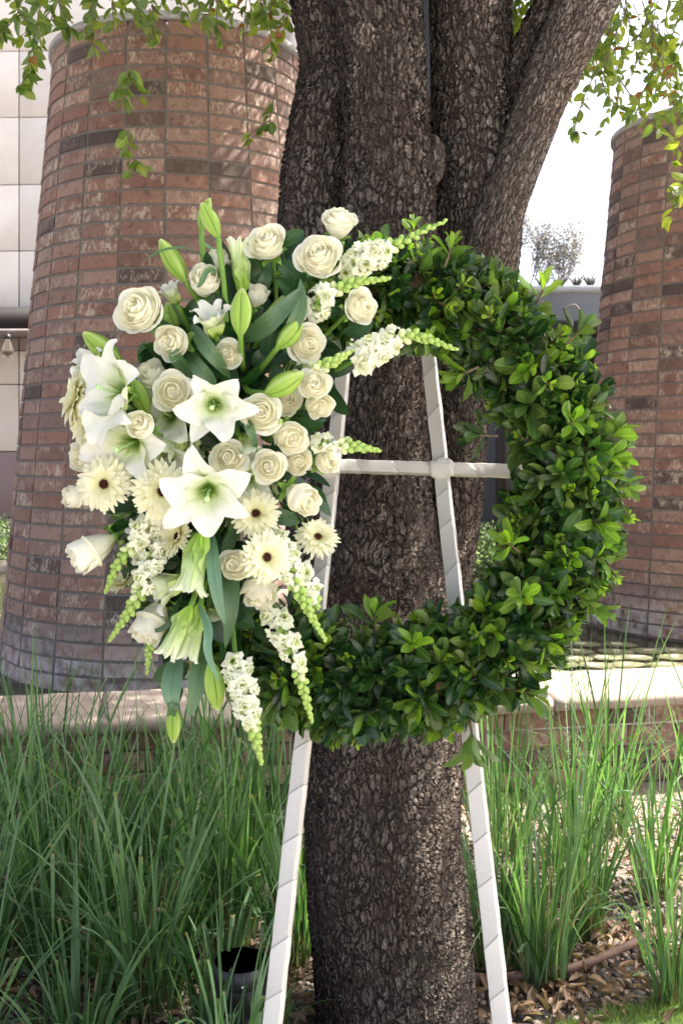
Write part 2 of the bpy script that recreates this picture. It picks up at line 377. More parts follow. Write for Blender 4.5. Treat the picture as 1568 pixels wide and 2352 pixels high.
M_TURF = grass_mat('turf_blade', (.14, .22, .05), (.34, .38, .13), transl=.2)
M_DRY = leaf_mat('dry_leaf', (.21, .125, .075), (.30, .205, .14), .08, .6, .5, rib=(.2, .13, .08), ribw=.03, wear=.3)
t = NT('soil'); co = t.n('NewGeometry').outputs['Position']; n1 = t.noise(co, 18, 8, .7); n2 = t.noise(co, 1.1, 4); n3 = t.noise(co, 120, 3, .7)
c = t.ramp(n1, [(.3, (.035, .026, .02)), (.55, (.085, .066, .052)), (.75, (.17, .135, .11))])
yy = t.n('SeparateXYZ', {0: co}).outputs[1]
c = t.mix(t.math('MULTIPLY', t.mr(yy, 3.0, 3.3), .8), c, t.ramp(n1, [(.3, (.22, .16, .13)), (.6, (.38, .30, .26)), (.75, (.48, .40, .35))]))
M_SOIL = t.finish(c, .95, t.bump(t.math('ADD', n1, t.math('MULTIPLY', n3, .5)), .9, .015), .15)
t = NT('pebble'); at = t.n('Attribute', attribute_name='tint').outputs['Fac']; co = t.n('TexCoord').outputs['Object']
c = t.ramp(at, [(0, (.05, .05, .055)), (.3, (.13, .12, .12)), (.55, (.24, .2, .17)), (.8, (.36, .27, .21)), (1, (.48, .43, .38))])
M_PEB = t.finish(t.mix(t.mr(t.noise(co, 120, 4), .4, .7, 0, .3), c, (.08, .06, .05)), .65, None, .35)
def stone_mat(name, a, b, seam=.0, rough=.9, scale=1.6):
    t = NT(name); oi = t.n('ObjectInfo').outputs['Random']; co = t.n('TexCoord').outputs['Object']
    off = t.n('CombineXYZ', {0: t.math('MULTIPLY', oi, 37.), 1: 0., 2: t.math('MULTIPLY', oi, 57.)})
    v = t.n('VectorMath', {0: co, 1: off}, operation='ADD').outputs[0]
    n1 = t.noise(v, scale, 6, .6, .6); n2 = t.noise(v, 40, 5, .7)
    c = t.mix(t.mr(n1, .3, .7), a, b); c = t.mix(t.mr(oi, 0, 1, 0, .18), c, (.35, .33, .32)); c = t.mix(t.mr(n2, .6, .8, 0, .2), c, (.3, .27, .24))
    return t.finish(c, rough, t.bump(t.math('ADD', n1, t.math('MULTIPLY', n2, .3)), .35, .02), .3)
M_PALE = stone_mat('pale_limestone', (.70, .63, .55), (.80, .745, .68))
M_ROSYST = stone_mat('rosy_sandstone', (.30, .19, .165), (.25, .22, .235), scale=.9)
M_CREAM = stone_mat('cream_sandstone', (.70, .60, .51), (.78, .72, .65))
M_SEAM = flat_mat('dark_seam', (.06, .05, .05), .9)
M_STEEL = flat_mat('brown_steel', (.020, .014, .013), .5, .4, nscale=12, var=.3)
M_STEELL = flat_mat('steel_flange', (.26, .22, .21), .6, .4, nscale=12, var=.2)
M_STUCCO = flat_mat('grey_stucco', (.095, .10, .115), .9, .2, nscale=6, var=.08, bump=.3)
M_WHITE = flat_mat('white_flashing', (.6, .6, .59), .5, .4)
M_ROPE = flat_mat('rope', (.22, .19, .16), .9, .2, nscale=200, var=.3)
M_BLACK = flat_mat('black_metal', (.022, .022, .025), .42, .5, nscale=30, var=.3, bump=.2)
M_RUB = flat_mat('black_cable', (.03, .032, .04), .35, .5)
M_HOSE = flat_mat('weathered_hose', (.17, .10, .075), .7, .3, nscale=25, var=.45, bump=.5)
M_SCREW = flat_mat('zinc_screw', (.6, .6, .6), .35, .5, 1.0)
t = NT('bulb_glass'); gl = t.n('BsdfGlass', {'Color': (1, .98, .93), 'Roughness': .02, 'IOR': 1.3}); t.put(t.out.inputs['Surface'], gl); M_GLASS = t.m
t = NT('pool_water'); co = t.n('NewGeometry').outputs['Position']; nb = t.bump(t.noise(co, 7, 3, .5), .12, .02)
gl = t.n('BsdfGlass', {'Color': (.86, .9, .8), 'Roughness': .03, 'IOR': 1.33, 'Normal': nb}); t.put(t.out.inputs['Surface'], gl); M_WATER = t.m
M_SLAB = stone_mat('river_stone', (.42, .38, .27), (.58, .52, .38), scale=9)
M_POOLF = flat_mat('pool_floor', (.10, .085, .06), .9, .2, nscale=9, var=.4)
M_GEYE = flat_mat('gerbera_eye', (.06, .018, .012), .9, .2, nscale=900, var=.8, bump=.9)
M_GRING = flat_mat('gerbera_ring', (.70, .58, .22), .8, .2, nscale=700, var=.4, bump=.8)
M_PISTIL = flat_mat('pistil', (.42, .6, .28), .5, .4)
M_SPROUT = flat_mat('anther', (.24, .07, .02), .8)

# ------------------------------------------------------------------ ground
def sheet(name, x0, x1, y0, y1, z, mat, n=1, kind='structure'):
    V, Fc, U = grid(lambda u, v: ((x0+x1)/2+u*(x1-x0)/2, y0+v*(y1-y0), np.full_like(u, z)), n, n)
    return link(name, mesh_from(name, V, Fc, mat, False, U), kind=kind)
# soil: one sheet to the horizon, finely bumpy near the camera
xs = np.concatenate([[-400, -60, -15], np.linspace(-5, 5, 121), [15, 60, 400]]); ys = np.concatenate([[-200, -30, -5], np.linspace(0, 5, 91), [15, 60, 600]])
X, Y = np.meshgrid(xs, ys); Zg = np.array([[.022*mnoise.noise(Vector((x*1.7, y*1.7, 0)))+.012*mnoise.noise(Vector((x*6, y*6, 3))) if abs(x) < 4.9 and .1 < y < 4.9 else -.03 for x in xs] for y in ys])
V = np.stack([X.ravel(), Y.ravel(), Zg.ravel()], 1); nx = len(xs); i = (np.arange(len(ys)-1)[:, None]*nx+np.arange(nx-1)[None, :]).ravel()
link('ground', mesh_from('ground', V, np.stack([i, i+1, i+nx+1, i+nx], 1), M_SOIL), kind='structure')
def gz(x, y): return .022*mnoise.noise(Vector((x*1.7, y*1.7, 0)))+.012*mnoise.noise(Vector((x*6, y*6, 3)))

V, Fc = box(-30, 30, -40, 1.62, -.02, .03)
link('path', mesh_from('path', V, Fc, flat_mat('bounce_paving', (.52, .48, .43), .85, .2, nscale=8, var=.12), False), kind='structure')  # unseen pale paving, added to bounce sunlight up onto the flower fronts
# ------------------------------------------------------------------ low pool wall (oblique): courses of brick under a coping
WA = Vector((-2.6, 3.40, 0)); WB = Vector((2.9, 4.42, 0)); wd = (WB-WA); WL = wd.length; wd.normalize(); wn_ = Vector((wd.y, -wd.x, 0))  # towards camera
WM = Matrix(((wd.x, -wn_.x, 0, WA.x), (wd.y, -wn_.y, 0, WA.y), (0, 0, 1, 0), (0, 0, 0, 1)))   # local x along wall, local y away from camera
wall = thing('low_wall', WM, 'low brick wall with a rounded sandy stone coping behind the grasses, edging the pool', 'wall')
V, Fc = box(0, WL, .066, .36, -.06, .333); link('mortar_bed', mesh_from('m', V, Fc, M_MORTARD, False), wall)
V, Fc = cbox(0, .205, 0, .09, 0, .072, .005)
bm_full = mesh_from('wall_brick', V-[.1025, 0, .036], Fc, M_BRICK2, False)
for r in range(4):
    off = -.11 if r % 2 else 0
    for k in range(int(WL/.215)+1):
        x = off+k*.215+.1025
        if x < .1 or x > WL-.1: continue
        o = link('brick', bm_full, wall, Matrix.Translation((x+random.uniform(-.002, .002), .052+random.uniform(-.003, .003), .004+r*.0825+.036)) @ Matrix.Rotation(random.uniform(-.012, .012), 4, 'Y'))
x = -.0
for k, (a, b) in enumerate([(0, 1.72), (1.726, 3.5), (3.506, WL)]):
    prof = [(0.0, .338), (-.028, .340), (-.040, .352), (-.044, .368), (-.040, .384), (-.024, .393), (0.02, .396), (.40, .396), (.43, .39), (.435, .35), (.42, .338)]
    n = 40; V = []; s = np.linspace(a, b, n)
    for q in s:
        for (py, pz) in prof: V.append([q, py+.004*mnoise.noise(Vector((q*7, py*20, 1))), pz+.003*mnoise.noise(Vector((q*9, py*10, 5)))])
    m = len(prof); Fc = [[i*m+j, i*m+(j+1) % m, (i+1)*m+(j+1) % m, (i+1)*m+j] for i in range(n-1) for j in range(m)]
    Fc += [list(range(m))[::-1], [(n-1)*m+j for j in range(m)]]
    link('coping_stone', mesh_from('coping', V, Fc, M_COPING), wall)

# ------------------------------------------------------------------ pool
fl = link('pool_floor', mesh_from('pf', *box(-7, 8, 0, 1, 0, 1)[:1], BOXF, M_POOLF, False), kind='structure')
def wy(x): return WA.y+(x-WA.x)*wd.y/wd.x   # wall line
V = [[-7, wy(-7)+.38, .03], [8, wy(8)+.38, .03], [8, 10.2, .03], [-7, 10.2, .03]]
fl.data = mesh_from('pool_floor', V, [[0, 1, 2, 3]], M_POOLF, False)
V = [[-7, wy(-7)+.37, .135], [8, wy(8)+.37, .135], [8, 10.2, .135], [-7, 10.2, .135]]
link('pool_water', mesh_from('pool_water', V, [[0, 1, 2, 3]], M_WATER, False), kind='structure')
stm = []
for k in range(5):
    V, Fc, U = sphere((0, 0, 0), 1, 14, 7, 1)
    V = np.array([v*(1+.14*mnoise.noise(Vector(v*1.1)+Vector((k*7, 0, 0)))) for v in V]); V[:, 2] *= .2
    stm.append(mesh_from('slab', V, Fc, M_SLAB, True, U))
cnt = 0
for row in range(9):
    for k in range(15):
        y = 4.85+row*.2+random.uniform(-.03, .03); x = .55+k*.21+(row % 2)*.1+random.uniform(-.03, .03)
        if (x-2.8)**2+(y-7.4)**2 < 1.25**2 or (x+.984)**2+(y-6.1)**2 < 1.2**2 or y < wy(x)+.5: continue
        link('river_stone', random.choice(stm), fl, Matrix.Translation((x, y, .105)) @ Matrix.Rotation(random.uniform(-.3, .3), 4, 'Z') @ Matrix.Diagonal((.115, .092, .16, 1)))
for row in range(5):
    for k in range(8):
        y = 4.2+row*.22; x = -2.9+k*.22+random.uniform(-.03, .03)
        if (x+.984)**2+(y-6.1)**2 < 1.2**2 or y < wy(x)+.5: continue
        link('river_stone', random.choice(stm), fl, Matrix.Translation((x, y, .09)) @ Matrix.Rotation(random.uniform(-.3, .3), 4, 'Z') @ Matrix.Diagonal((.11, .09, .16, 1)))

# ------------------------------------------------------------------ brick towers
NC, NR, CHH = 22, 42, .085
Z0, ZT = .11, 3.68
def tR(z): return 1.063-(z-Z0)/(ZT-Z0)*(1.063-.754)
def course_brick(r):
    z0 = Z0+.03+r*CHH; R0, R1 = tR(z0), tR(z0+CHH); seg = 4; c = .004
    half = math.pi/NC; jw = .0068/R0
    V = []; a = np.linspace(-half+jw, half-jw, seg+1); g = .0066
    rows = [(z0+g, R0-.07, 0), (z0+g, R0-c, 0), (z0+g+c, R0, 1), (z0+CHH-g-c, R1, 1), (z0+CHH-g, R1-c, 0), (z0+CHH-g, R1-.07, 0)]
    for (z, rr, ins) in rows:
        for q, aa in enumerate(a):
            e = (q in (0, seg)); r2 = rr-(c*.8 if (e and ins) else 0)
            V.append([r2*math.sin(aa), -r2*math.cos(aa), z])
    n = seg+1; Fc = [[i*n+j, i*n+j+1, (i+1)*n+j+1, (i+1)*n+j] for i in range(5) for j in range(seg)]
    for j in (0, seg):
        q = [0*n+j, 1*n+j, 4*n+j, 5*n+j]; q2 = [1*n+j, 2*n+j, 3*n+j, 4*n+j]
        if j: q = q[::-1]; q2 = q2[::-1]
        Fc += [q[::-1], q2[::-1]]
    V = np.array(V); cz = z0+CHH/2; cr = tR(cz); ctr = np.array([0, -cr, cz])
    return V-ctr, Fc, ctr
CB = [course_brick(r) for r in range(NR)]
CBM = [mesh_from('tower_brick', V, Fc, M_BRICK, False) for V, Fc, c in CB]
def tower(cx, cy, label, phase, vis):
    root = thing('brick_tower', (cx, cy, 0), label, 'tower', 'tapered brick towers standing in the pool')
    n = 88; V = []; a = np.linspace(0, 2*math.pi, n, endpoint=False)
    for z in (Z0, ZT): 
        for q in a: rr = tR(z)-.0065; V.append([rr*math.sin(q), -rr*math.cos(q), z])
    Fc = [[j, (j+1) % n, n+(j+1) % n, n+j] for j in range(n)]+[[n+j for j in range(n)]]
    link('mortar_core', mesh_from('mortar_core', V, Fc, M_MORTAR, False), root)
    V = []
    for z, e in ((-.02, .035), (Z0-.02, .035), (Z0+.025, .02), (Z0+.03, -.02)):
        for q in a: rr = tR(Z0)+e; V.append([rr*math.sin(q), -rr*math.cos(q), z])
    Fc = [[i*n+j, i*n+(j+1) % n, (i+1)*n+(j+1) % n, (i+1)*n+j] for i in range(3) for j in range(n)]
    link('footing', mesh_from('footing', V, Fc, M_FOOT), root)
    rp = [(-.02, 0), (.022, 0), (.026, .004), (.026, .030), (.018, .036), (-.05, .036), (-.05, 0)]
    V = []; zt = Z0+.03+NR*CHH; Rt = tR(zt)
    for (e, z) in rp:
        for q in a: rr = Rt+e+.002*mnoise.noise(Vector((q*9, z*80, 0))); V.append([rr*math.sin(q), -rr*math.cos(q), zt+z+.002])
    m = len(rp); Fc = [[i*n+j, i*n+(j+1) % n, ((i+1) % m)*n+(j+1) % n, ((i+1) % m)*n+j] for i in range(m) for j in range(n)]
    link('rim', mesh_from('rim', V, Fc, M_RIM), root)
    cand = []
    for r in range(NR):
        for k in range(NC):
            ang = phase+k*2*math.pi/NC; ang = (ang+math.pi) % (2*math.pi)-math.pi
            c = CB[r][2]; pw = Vector((cx+(-c[1])*math.sin(ang), cy-(-c[1])*math.cos(ang), c[2]))
            px = CX+F*pw.x/pw.y; py = HY-F*(pw.z-CH)/pw.y
            nrm = Vector((math.sin(ang), -math.cos(ang), 0)); fac = nrm.dot((Vector((0, 0, CH))-pw).normalized())
            cand.append((vis(px, py, fac), r, k, ang))
    cand.sort(key=lambda s: -s[0]); g = G()
    for i, (s, r, k, ang) in enumerate(cand):
        V, Fc, c = CB[r]; pr = random.uniform(-.0015, .0035)
        if i < 300 and s > 0:
            M = Matrix.Rotation(ang, 4, 'Z') @ Matrix.Translation((0, c[1]-pr, c[2])) @ Matrix.Rotation(random.uniform(-.009, .009), 4, 'Y') @ Matrix.Rotation(random.uniform(-.006, .006), 4, 'Z')
            link('brick', CBM[r], root, M)
        else:
            M = Matrix.Rotation(ang, 4, 'Z') @ Matrix.Translation((0, c[1]-pr, c[2]))
            V4 = xf(M, V); q4 = [f for f in Fc if len(f) == 4]; g.add(V4, np.array(q4), None, random.random())
    link('bricks', g.mesh('bricks', M_BRICK, False), root, kind='stuff')
    return root
def visL(px, py, f):
    if px > 700 or f < .05 or py < -30: return 0
    inside = ((px-500)/330)**2+((py-1050)/420)**2 < 1 and px > 330
    return f+.2-(1. if inside else 0)+1.2
def visR(px, py, f):
    if px > 1600 or f < .05: return 0
    return f+1.2-(1 if ((px-850)**2+(py-1105)**2) < 560**2 else 0)
tower(-.984, 6.1, 'tapered round brick tower left of the tree, behind the white flowers', .06+math.pi/NC, visL)
tower(2.80, 7.4, 'tapered round brick tower at the right, cut by the frame edge', .2, visR)

# ------------------------------------------------------------------ far buildings
fac = thing('stone_building', Matrix.Translation((-8, 12, 0)) @ Matrix.Rotation(R(-2.5), 4, 'Z'), 'pale stone panelled building with a dark steel canopy beam behind the left tower', 'building')
V, Fc = box(-6, 7.4, .05, 3, -.03, 9.4); link('backing_wall', mesh_from('b', V, Fc, M_SEAM, False), fac)
def zpx(y, d=12.): return CH-(y-HY)/F*d
rows = [(zpx(1222), zpx(1187), M_ROSYST), (zpx(1187), zpx(1037), M_ROSYST), (zpx(1037), zpx(885), M_CREAM), (zpx(885), zpx(809), M_CREAM), (zpx(809), zpx(729), M_ROSYST)]
z = zpx(729)
for yy_ in (583, 433, 281, 131, -20, -171, -322, -474): rows.append((z, zpx(yy_), M_PALE)); z = zpx(yy_)
rows.append((-.02, zpx(1222), M_ROSYST))
jx = [-6.0, -4.4, -2.8, -1.2, .4, 2.0, 3.3]   # local x of joints; px 40 -> X=-3.9
j0 = -3.82+8
jx = sorted([j0+1.45*k for k in range(-7, 3)]); 
for (z0, z1, mt) in rows:
    for a, b in zip(jx[:-1], jx[1:]):
        if a < -6: continue
        V, Fc = cbox(a+.008, b-.008, 0, .06, z0+.006, z1-.006, .003)
        link('stone_panel', mesh_from('stone_panel', V-[(a+b)/2, 0, (z0+z1)/2], Fc, mt, False), fac, Matrix.Translation(((a+b)/2, random.uniform(0, .004), (z0+z1)/2)))
# canopy beam
V, Fc = box(-5, 7.0, -.62, -.02, zpx(774), zpx(727)); link('canopy_beam', mesh_from('canopy_beam', V, Fc, M_STEEL, False), fac)
V, Fc = box(-5, 7.0, -.66, -.01, zpx(781), zpx(774)-.003); link('beam_flange', mesh_from('beam_flange', V, Fc, M_STEELL, False), fac)
# string-light bulb
bp = P(18, 790, 10.6); bl = thing('festoon_bulb', bp, 'clear glass festoon bulb hanging under the steel canopy at the left edge', 'light bulb')
g = G(); g.add(*tube([(0, 0, .115), (0, 0, .09), (0, 0, .05)], [.006, .036, .036], 12)); link('socket', g.mesh('socket', M_BLACK), bl)
prof = [(.03, .05), (.032, .03), (.05, -.02), (.066, -.07), (.06, -.11), (.036, -.14), (.006, -.15)]
g = G(); g.add(*tube([(0, 0, z) for r_, z in prof], [r_ for r_, z in prof], 14)); link('glass_bulb', g.mesh('glass_bulb', M_GLASS), bl)
g = G(); g.add(*tube([(-.008, 0, .03), (-.006, 0, -.06), (.006, 0, -.06), (.008, 0, .03)], .003, 6)); link('filament', g.mesh('filament', M_ROPE), bl)

rb = thing('stucco_building', (0, 0, 0), 'grey stucco building with white roof edge behind the wreath and right tower', 'building')
V, Fc = box(.9, 9, 11.0, 15, -.03, 3.12); link('wall', mesh_from('wall', V, Fc, M_STUCCO, False), rb)
V, Fc = box(.86, 9, 10.93, 15, 3.123, 3.19); link('roof_edge', mesh_from('roof_edge', V, Fc, M_WHITE, False), rb)
pg = thing('steel_trellis', (0, 0, 0), 'brown steel trellis beam with rope ties beside the right tower', 'trellis')
V, Fc = box(1.4, 6, 9.55, 9.75, CH-(783-HY)/F*9.6, CH-(737-HY)/F*9.6); link('beam', mesh_from('beam', V, Fc, M_STEEL, False), pg)
V, Fc = box(1.4, 6, 9.40, 9.55, CH-(790-HY)/F*9.6, CH-(783-HY)/F*9.6-.003); link('flange', mesh_from('flange', V, Fc, M_STEELL, False), pg)
V, Fc = box(1.4, 6, 10.5, 10.6, CH-(835-HY)/F*10.5, CH-(797-HY)/F*10.5); link('beam_shadow_bar', mesh_from('beam_shadow_bar', V, Fc, M_STEEL, False), pg)  # dark bar standing in for the shadow band below the beam
for xx in (1.5, 5.9): 
    V, Fc = box(xx, xx+.12, 9.58, 9.72, -.03, CH-(783-HY)/F*9.6-.003); link('post', mesh_from('post', V, Fc, M_STEEL, False), pg)
g = G()
for pts in ([(1290, 712), (1318, 700), (1335, 722)], [(1330, 790), (1342, 812), (1340, 850), (1338, 870)], [(1355, 792), (1372, 800), (1392, 790)], [(1290, 848), (1340, 846), (1420, 850)], [(1350, 800), (1375, 785), (1395, 802)]):
    g.add(*tube(bezier([P(x, y, 9.38) for x, y in pts], 10), .009, 6))
link('rope_tie', g.mesh('rope_tie', M_ROPE), pg)

# ------------------------------------------------------------------ shrubs behind
def blob_leaves(n, c, rad, size, tint=(0, 1), flat=.75):
    """random small leaves inside an ellipsoid shell with lumpy radius"""
    d = rng.normal(size=(n, 3)); d /= np.linalg.norm(d, axis=1)[:, None]
    lump = np.array([1+.28*mnoise.noise(Vector(v*2.2)+Vector((c[0], c[1], 0))) for v in d])
    r = (rng.random(n)**.45)*lump
    pos = np.asarray(c)+d*r[:, None]*np.asarray(rad)
    return leaf_cards(pos, size)
def leaf_cards(pos, size, updir=None, asp=.42):
    n = len(pos); a = rng.normal(size=(n, 3)); a /= np.linalg.norm(a, axis=1)[:, None]
    if updir is not None: a = a*.7+np.asarray(updir); a /= np.linalg.norm(a, axis=1)[:, None]
    b = np.cross(a, rng.normal(size=(n, 3))); b /= np.linalg.norm(b, axis=1)[:, None]; nn = np.cross(a, b)
    L = size*(.7+.6*rng.random(n))[:, None]
    p0 = pos; p1 = pos+a*L*.45+b*L*asp*.5+nn*L*.08; p2 = pos+a*L+nn*L*.0; p3 = pos+a*L*.45-b*L*asp*.5+nn*L*.08; pm = pos+a*L*.5
    V = np.stack([p0, p1, p2, p3], 1).reshape(-1, 3)
    Fc = (np.arange(n)[:, None]*4+np.arange(4)[None, :])
    U = np.tile(np.array([[.5, 0], [1, .5], [.5, 1], [0, .5]]), (n, 1)); T = np.repeat(rng.random(n), 4)
    return V, Fc, U, T
M_SHRUB = leaf_mat('shrub_leaf', (.17, .23, .12), (.2, .25, .16), .25, .6, .4, ribw=0)
def shrub(x, y, rad, n, label, size=.05, mat=None):
    r = thing('shrub', (x, y, 0), label, 'shrub', 'clipped grey green shrubs beyond the pool')
    V, Fc, U, T = blob_leaves(n, (0, 0, rad[2]*.95), rad, size)
    link('foliage', mesh_from('foliage', V, Fc, mat or M_SHRUB, False, U, {'tint': T}), r, kind='stuff')
    g = G()
    for k in range(6):
        a = k*1.05; g.add(*tube(bezier([(0, 0, -.02), (math.cos(a)*rad[0]*.2, math.sin(a)*rad[1]*.2, rad[2]*.5), (math.cos(a)*rad[0]*.5, math.sin(a)*rad[1]*.5, rad[2]*1.1)], 5), [.03, .026, .022, .018, .012, .008], 6))
    link('trunk', g.mesh('trunk', M_STEEL), r)
shrub(-3.75, 10.6, (.75, .5, .36), 6000, 'grey green shrub at the left edge between tower and stone building')
shrub(-5.2, 10.8, (.8, .5, .4), 3000, 'grey green shrub beyond the left frame edge by the stone building')
shrub(1.5, 10.3, (.6, .45, .32), 6000, 'grey green shrub seen through the wreath right of the trunk')
shrub(2.7, 10.4, (.7, .45, .3), 3000, 'grey green shrub behind the right side of the wreath')
pe = link('pool_edge', mesh_from('pool_edge', *box(-8, 9, 10.2, 10.35, -.03, .24), M_COPING, False), kind='structure')
# bare twiggy bush and agaves on the roof
tb = thing('twiggy_tree', (2.5, 13, 3.19), 'sparse twiggy shrub with small purplish leaves rising over the grey roof', 'tree')
g = G(); tips = []
def twig(p, d, L, r, lev):
    d = Vector(d).normalized(); pts = [Vector(p)]
    for k in range(3):
        d = (d+Vector((random.uniform(-.25, .25), random.uniform(-.25, .25), random.uniform(-.05, .2)))).normalized(); pts.append(pts[-1]+d*L/3)
    g.add(*tube([tuple(q) for q in pts], [r, r*.85, r*.7, r*.55], 5)); tips.extend(pts[1:])
    if lev:
        for k in range(4): twig(pts[random.choice((1, 2, 3))], d+Vector((random.uniform(-.9, .9), random.uniform(-.6, .6), random.uniform(-.1, .6))), L*.66, r*.55, lev-1)
for k in range(5): twig((random.uniform(-.3, .3), 0, 0), (random.uniform(-.6, .6), random.uniform(-.3, .3), 1), .60, .013, 3)
link('trunk', g.mesh('trunk', flat_mat('grey_twig', (.15, .13, .14), .9)), tb)
pos = np.array([tuple(q) for q in tips]); pos = np.repeat(pos, 3, 0)+rng.normal(size=(len(pos)*3, 3))*.04
V, Fc, U, T = leaf_cards(pos, .04); link('foliage', mesh_from('foliage', V, Fc, leaf_mat('plum_leaf', (.13, .11, .115), (.15, .13, .135), .2, .6, .5, ribw=0), False, U, {'tint': T}), tb, kind='stuff')
for k, (x, lab) in enumerate([(1250, 'leftmost'), (1292, 'second from left'), (1330, 'third from left'), (1362, 'rightmost, nearest the tower')]):
    p = P(x, 657, 11.05); ag = thing('agave', (p.x, 11.2, 3.192), 'small spiky agave on the grey roof edge, '+lab, 'agave', 'small agaves along the roof edge'); g = G()
    for j in range(14):
        a = j*2.4; e = .5+.5*(j/14); L = random.uniform(.12, .19)
        g.add(*tube([(0, 0, 0), (math.cos(a)*L*.5*(1.2-e), math.sin(a)*L*.5*(1.2-e), L*.55), (math.cos(a)*L*(1.25-e), math.sin(a)*L*(1.25-e), L)], [.012, .009, .001], 4))
    link('leaves', g.mesh('leaves', flat_mat('agave_leaf', (.07, .06, .055), .8)), ag)

# ------------------------------------------------------------------ the oak
tree = thing('oak_tree', (P(905, 2352, 2.43).x, 2.43, 0), 'large live oak splitting into several rough-barked stems behind the wreath', 'tree')
def stem(name, pts, res=.0052, mat=M_BARK, seed=0, label=None, lump=.02):
    """pts: (px, py, depth, radius px)"""
    C3 = [tuple(P(x, y, d))+(r*d/F,) for x, y, d, r in pts]
    path = bezier([np.array(c) for c in C3], 60)
    # resample by length
    L = np.concatenate([[0], np.cumsum(np.linalg.norm(np.diff(path[:, :3], axis=0), axis=1))]); n = int(L[-1]/res)
    s = np.linspace(0, L[-1], n); c = np.stack([np.interp(s, L, path[:, k]) for k in range(4)], 1)
    rm = c[:, 3].mean(); ns = int(2*math.pi*rm/res)
    T = np.gradient(c[:, :3], axis=0); T /= np.linalg.norm(T, axis=1)[:, None]
    ref = np.array([0, -1., 0]); x = ref[None]-(T@ref)[:, None]*T; x /= np.linalg.norm(x, axis=1)[:, None]; y = np.cross(T, x)
    a = np.linspace(0, 2*math.pi, ns, endpoint=False)
    rad = np.ones((n, ns))
    an = np.linspace(0, 2*math.pi, 49)[:-1]; sn = np.linspace(0, L[-1], max(8, int(L[-1]/.04)))
    LN = np.array([[mnoise.noise(Vector((math.cos(q)*1.3+seed, math.sin(q)*1.3, ss*2.2)))*1.4+.5*mnoise.noise(Vector((math.cos(q)*3+seed, math.sin(q)*3, ss*6))) for q in an] for ss in sn])
    fi = np.interp(s, sn, np.arange(len(sn))); i0 = np.clip(fi.astype(int), 0, len(sn)-2); ft = (fi-i0)[:, None]
    fa = a/(2*math.pi)*48; j0 = fa.astype(int) % 48; ja = (fa-fa.astype(int))[None]
    A = LN[i0][:, j0]*(1-ja)+LN[i0][:, (j0+1) % 48]*ja; B = LN[i0+1][:, j0]*(1-ja)+LN[i0+1][:, (j0+1) % 48]*ja
    rr = c[:, 3][:, None]+(A*(1-ft)+B*ft)*lump*c[:, 3][:, None]*3-.001
    Vx = c[:, None, :3]+rr[..., None]*(np.cos(a)[None, :, None]*x[:, None, :]+np.sin(a)[None, :, None]*y[:, None, :])
    bk = np.stack([np.broadcast_to(np.cos(a)*rm, (n, ns))+seed*3.1, np.broadcast_to(np.sin(a)*rm, (n, ns)), np.broadcast_to(s[:, None], (n, ns))], 2).reshape(-1, 3)
    i = np.arange(n-1)[:, None]*ns; j = np.arange(ns)[None, :]; j2 = (j+1) % ns
    Fc = np.stack([i+j, i+j2, i+ns+j2, i+ns+j], 2).reshape(-1, 4)
    V = to_local(tree, Vx.reshape(-1, 3))
    return link(name, mesh_from(name, V, Fc[:, ::-1], mat, True, None, {'bark': bk}), tree, label=label)
stem('trunk', [(908, 2560, 2.438, 215), (906, 2460, 2.438, 195), (905, 2352, 2.438, 184), (887, 2000, 2.438, 178), (877, 1750, 2.438, 174), (870, 1550, 2.438, 180), (848, 1380, 2.446, 178), (845, 1200, 2.464, 150), (850, 1080, 2.482, 120)], seed=0)
stem('stem', [(845, 1500, 2.508, 140), (815, 1300, 2.517, 142), (790, 1100, 2.534, 132), (775, 850, 2.552, 118), (752, 620, 2.552, 106), (746, 450, 2.552, 102), (760, 300, 2.552, 96), (782, 180, 2.552, 90), (772, 90, 2.552, 84), (757, 0, 2.552, 84), (742, -120, 2.552, 82), (700, -400, 2.570, 70)], seed=4, label='left stem, partly behind the middle one')
stem('stem', [(872, 1480, 2.429, 145), (858, 1280, 2.402, 138), (868, 1050, 2.376, 116), (880, 850, 2.367, 107), (890, 600, 2.358, 107), (893, 430, 2.358, 103), (888, 300, 2.358, 96), (880, 180, 2.358, 95), (874, 60, 2.358, 98), (868, -80, 2.358, 98), (860, -420, 2.341, 92)], seed=9, label='middle stem in front')
stem('stem', [(945, 1640, 2.534, 100), (985, 1450, 2.534, 80), (1010, 1300, 2.534, 72), (1030, 1150, 2.534, 74), (1040, 980, 2.534, 76), (1042, 850, 2.534, 88), (1066, 700, 2.534, 112), (1083, 520, 2.534, 114), (1090, 380, 2.534, 112), (1081, 230, 2.534, 104), (1072, 90, 2.534, 99), (1068, -60, 2.534, 98), (1065, -420, 2.552, 85)], seed=14, label='right stem, forked at the top')
stem('branch', [(1075, 820, 2.499, 62), (1102, 690, 2.464, 68), (1122, 590, 2.438, 66), (1138, 510, 2.420, 58), (1187, 384, 2.411, 53), (1243, 230, 2.402, 57), (1300, 100, 2.394, 63), (1347, 0, 2.385, 68), (1420, -150, 2.376, 68), (1540, -400, 2.358, 60)], seed=20, mat=M_BARKS, label='paler smoother branch leaning to the right')
stem('branch', [(1090, 420, 2.517, 60), (1150, 260, 2.517, 52), (1190, 160, 2.499, 40), (1222, 90, 2.482, 36), (1262, 10, 2.464, 34), (1330, -140, 2.446, 34)], seed=27, label='dark inner branch behind the pale one')
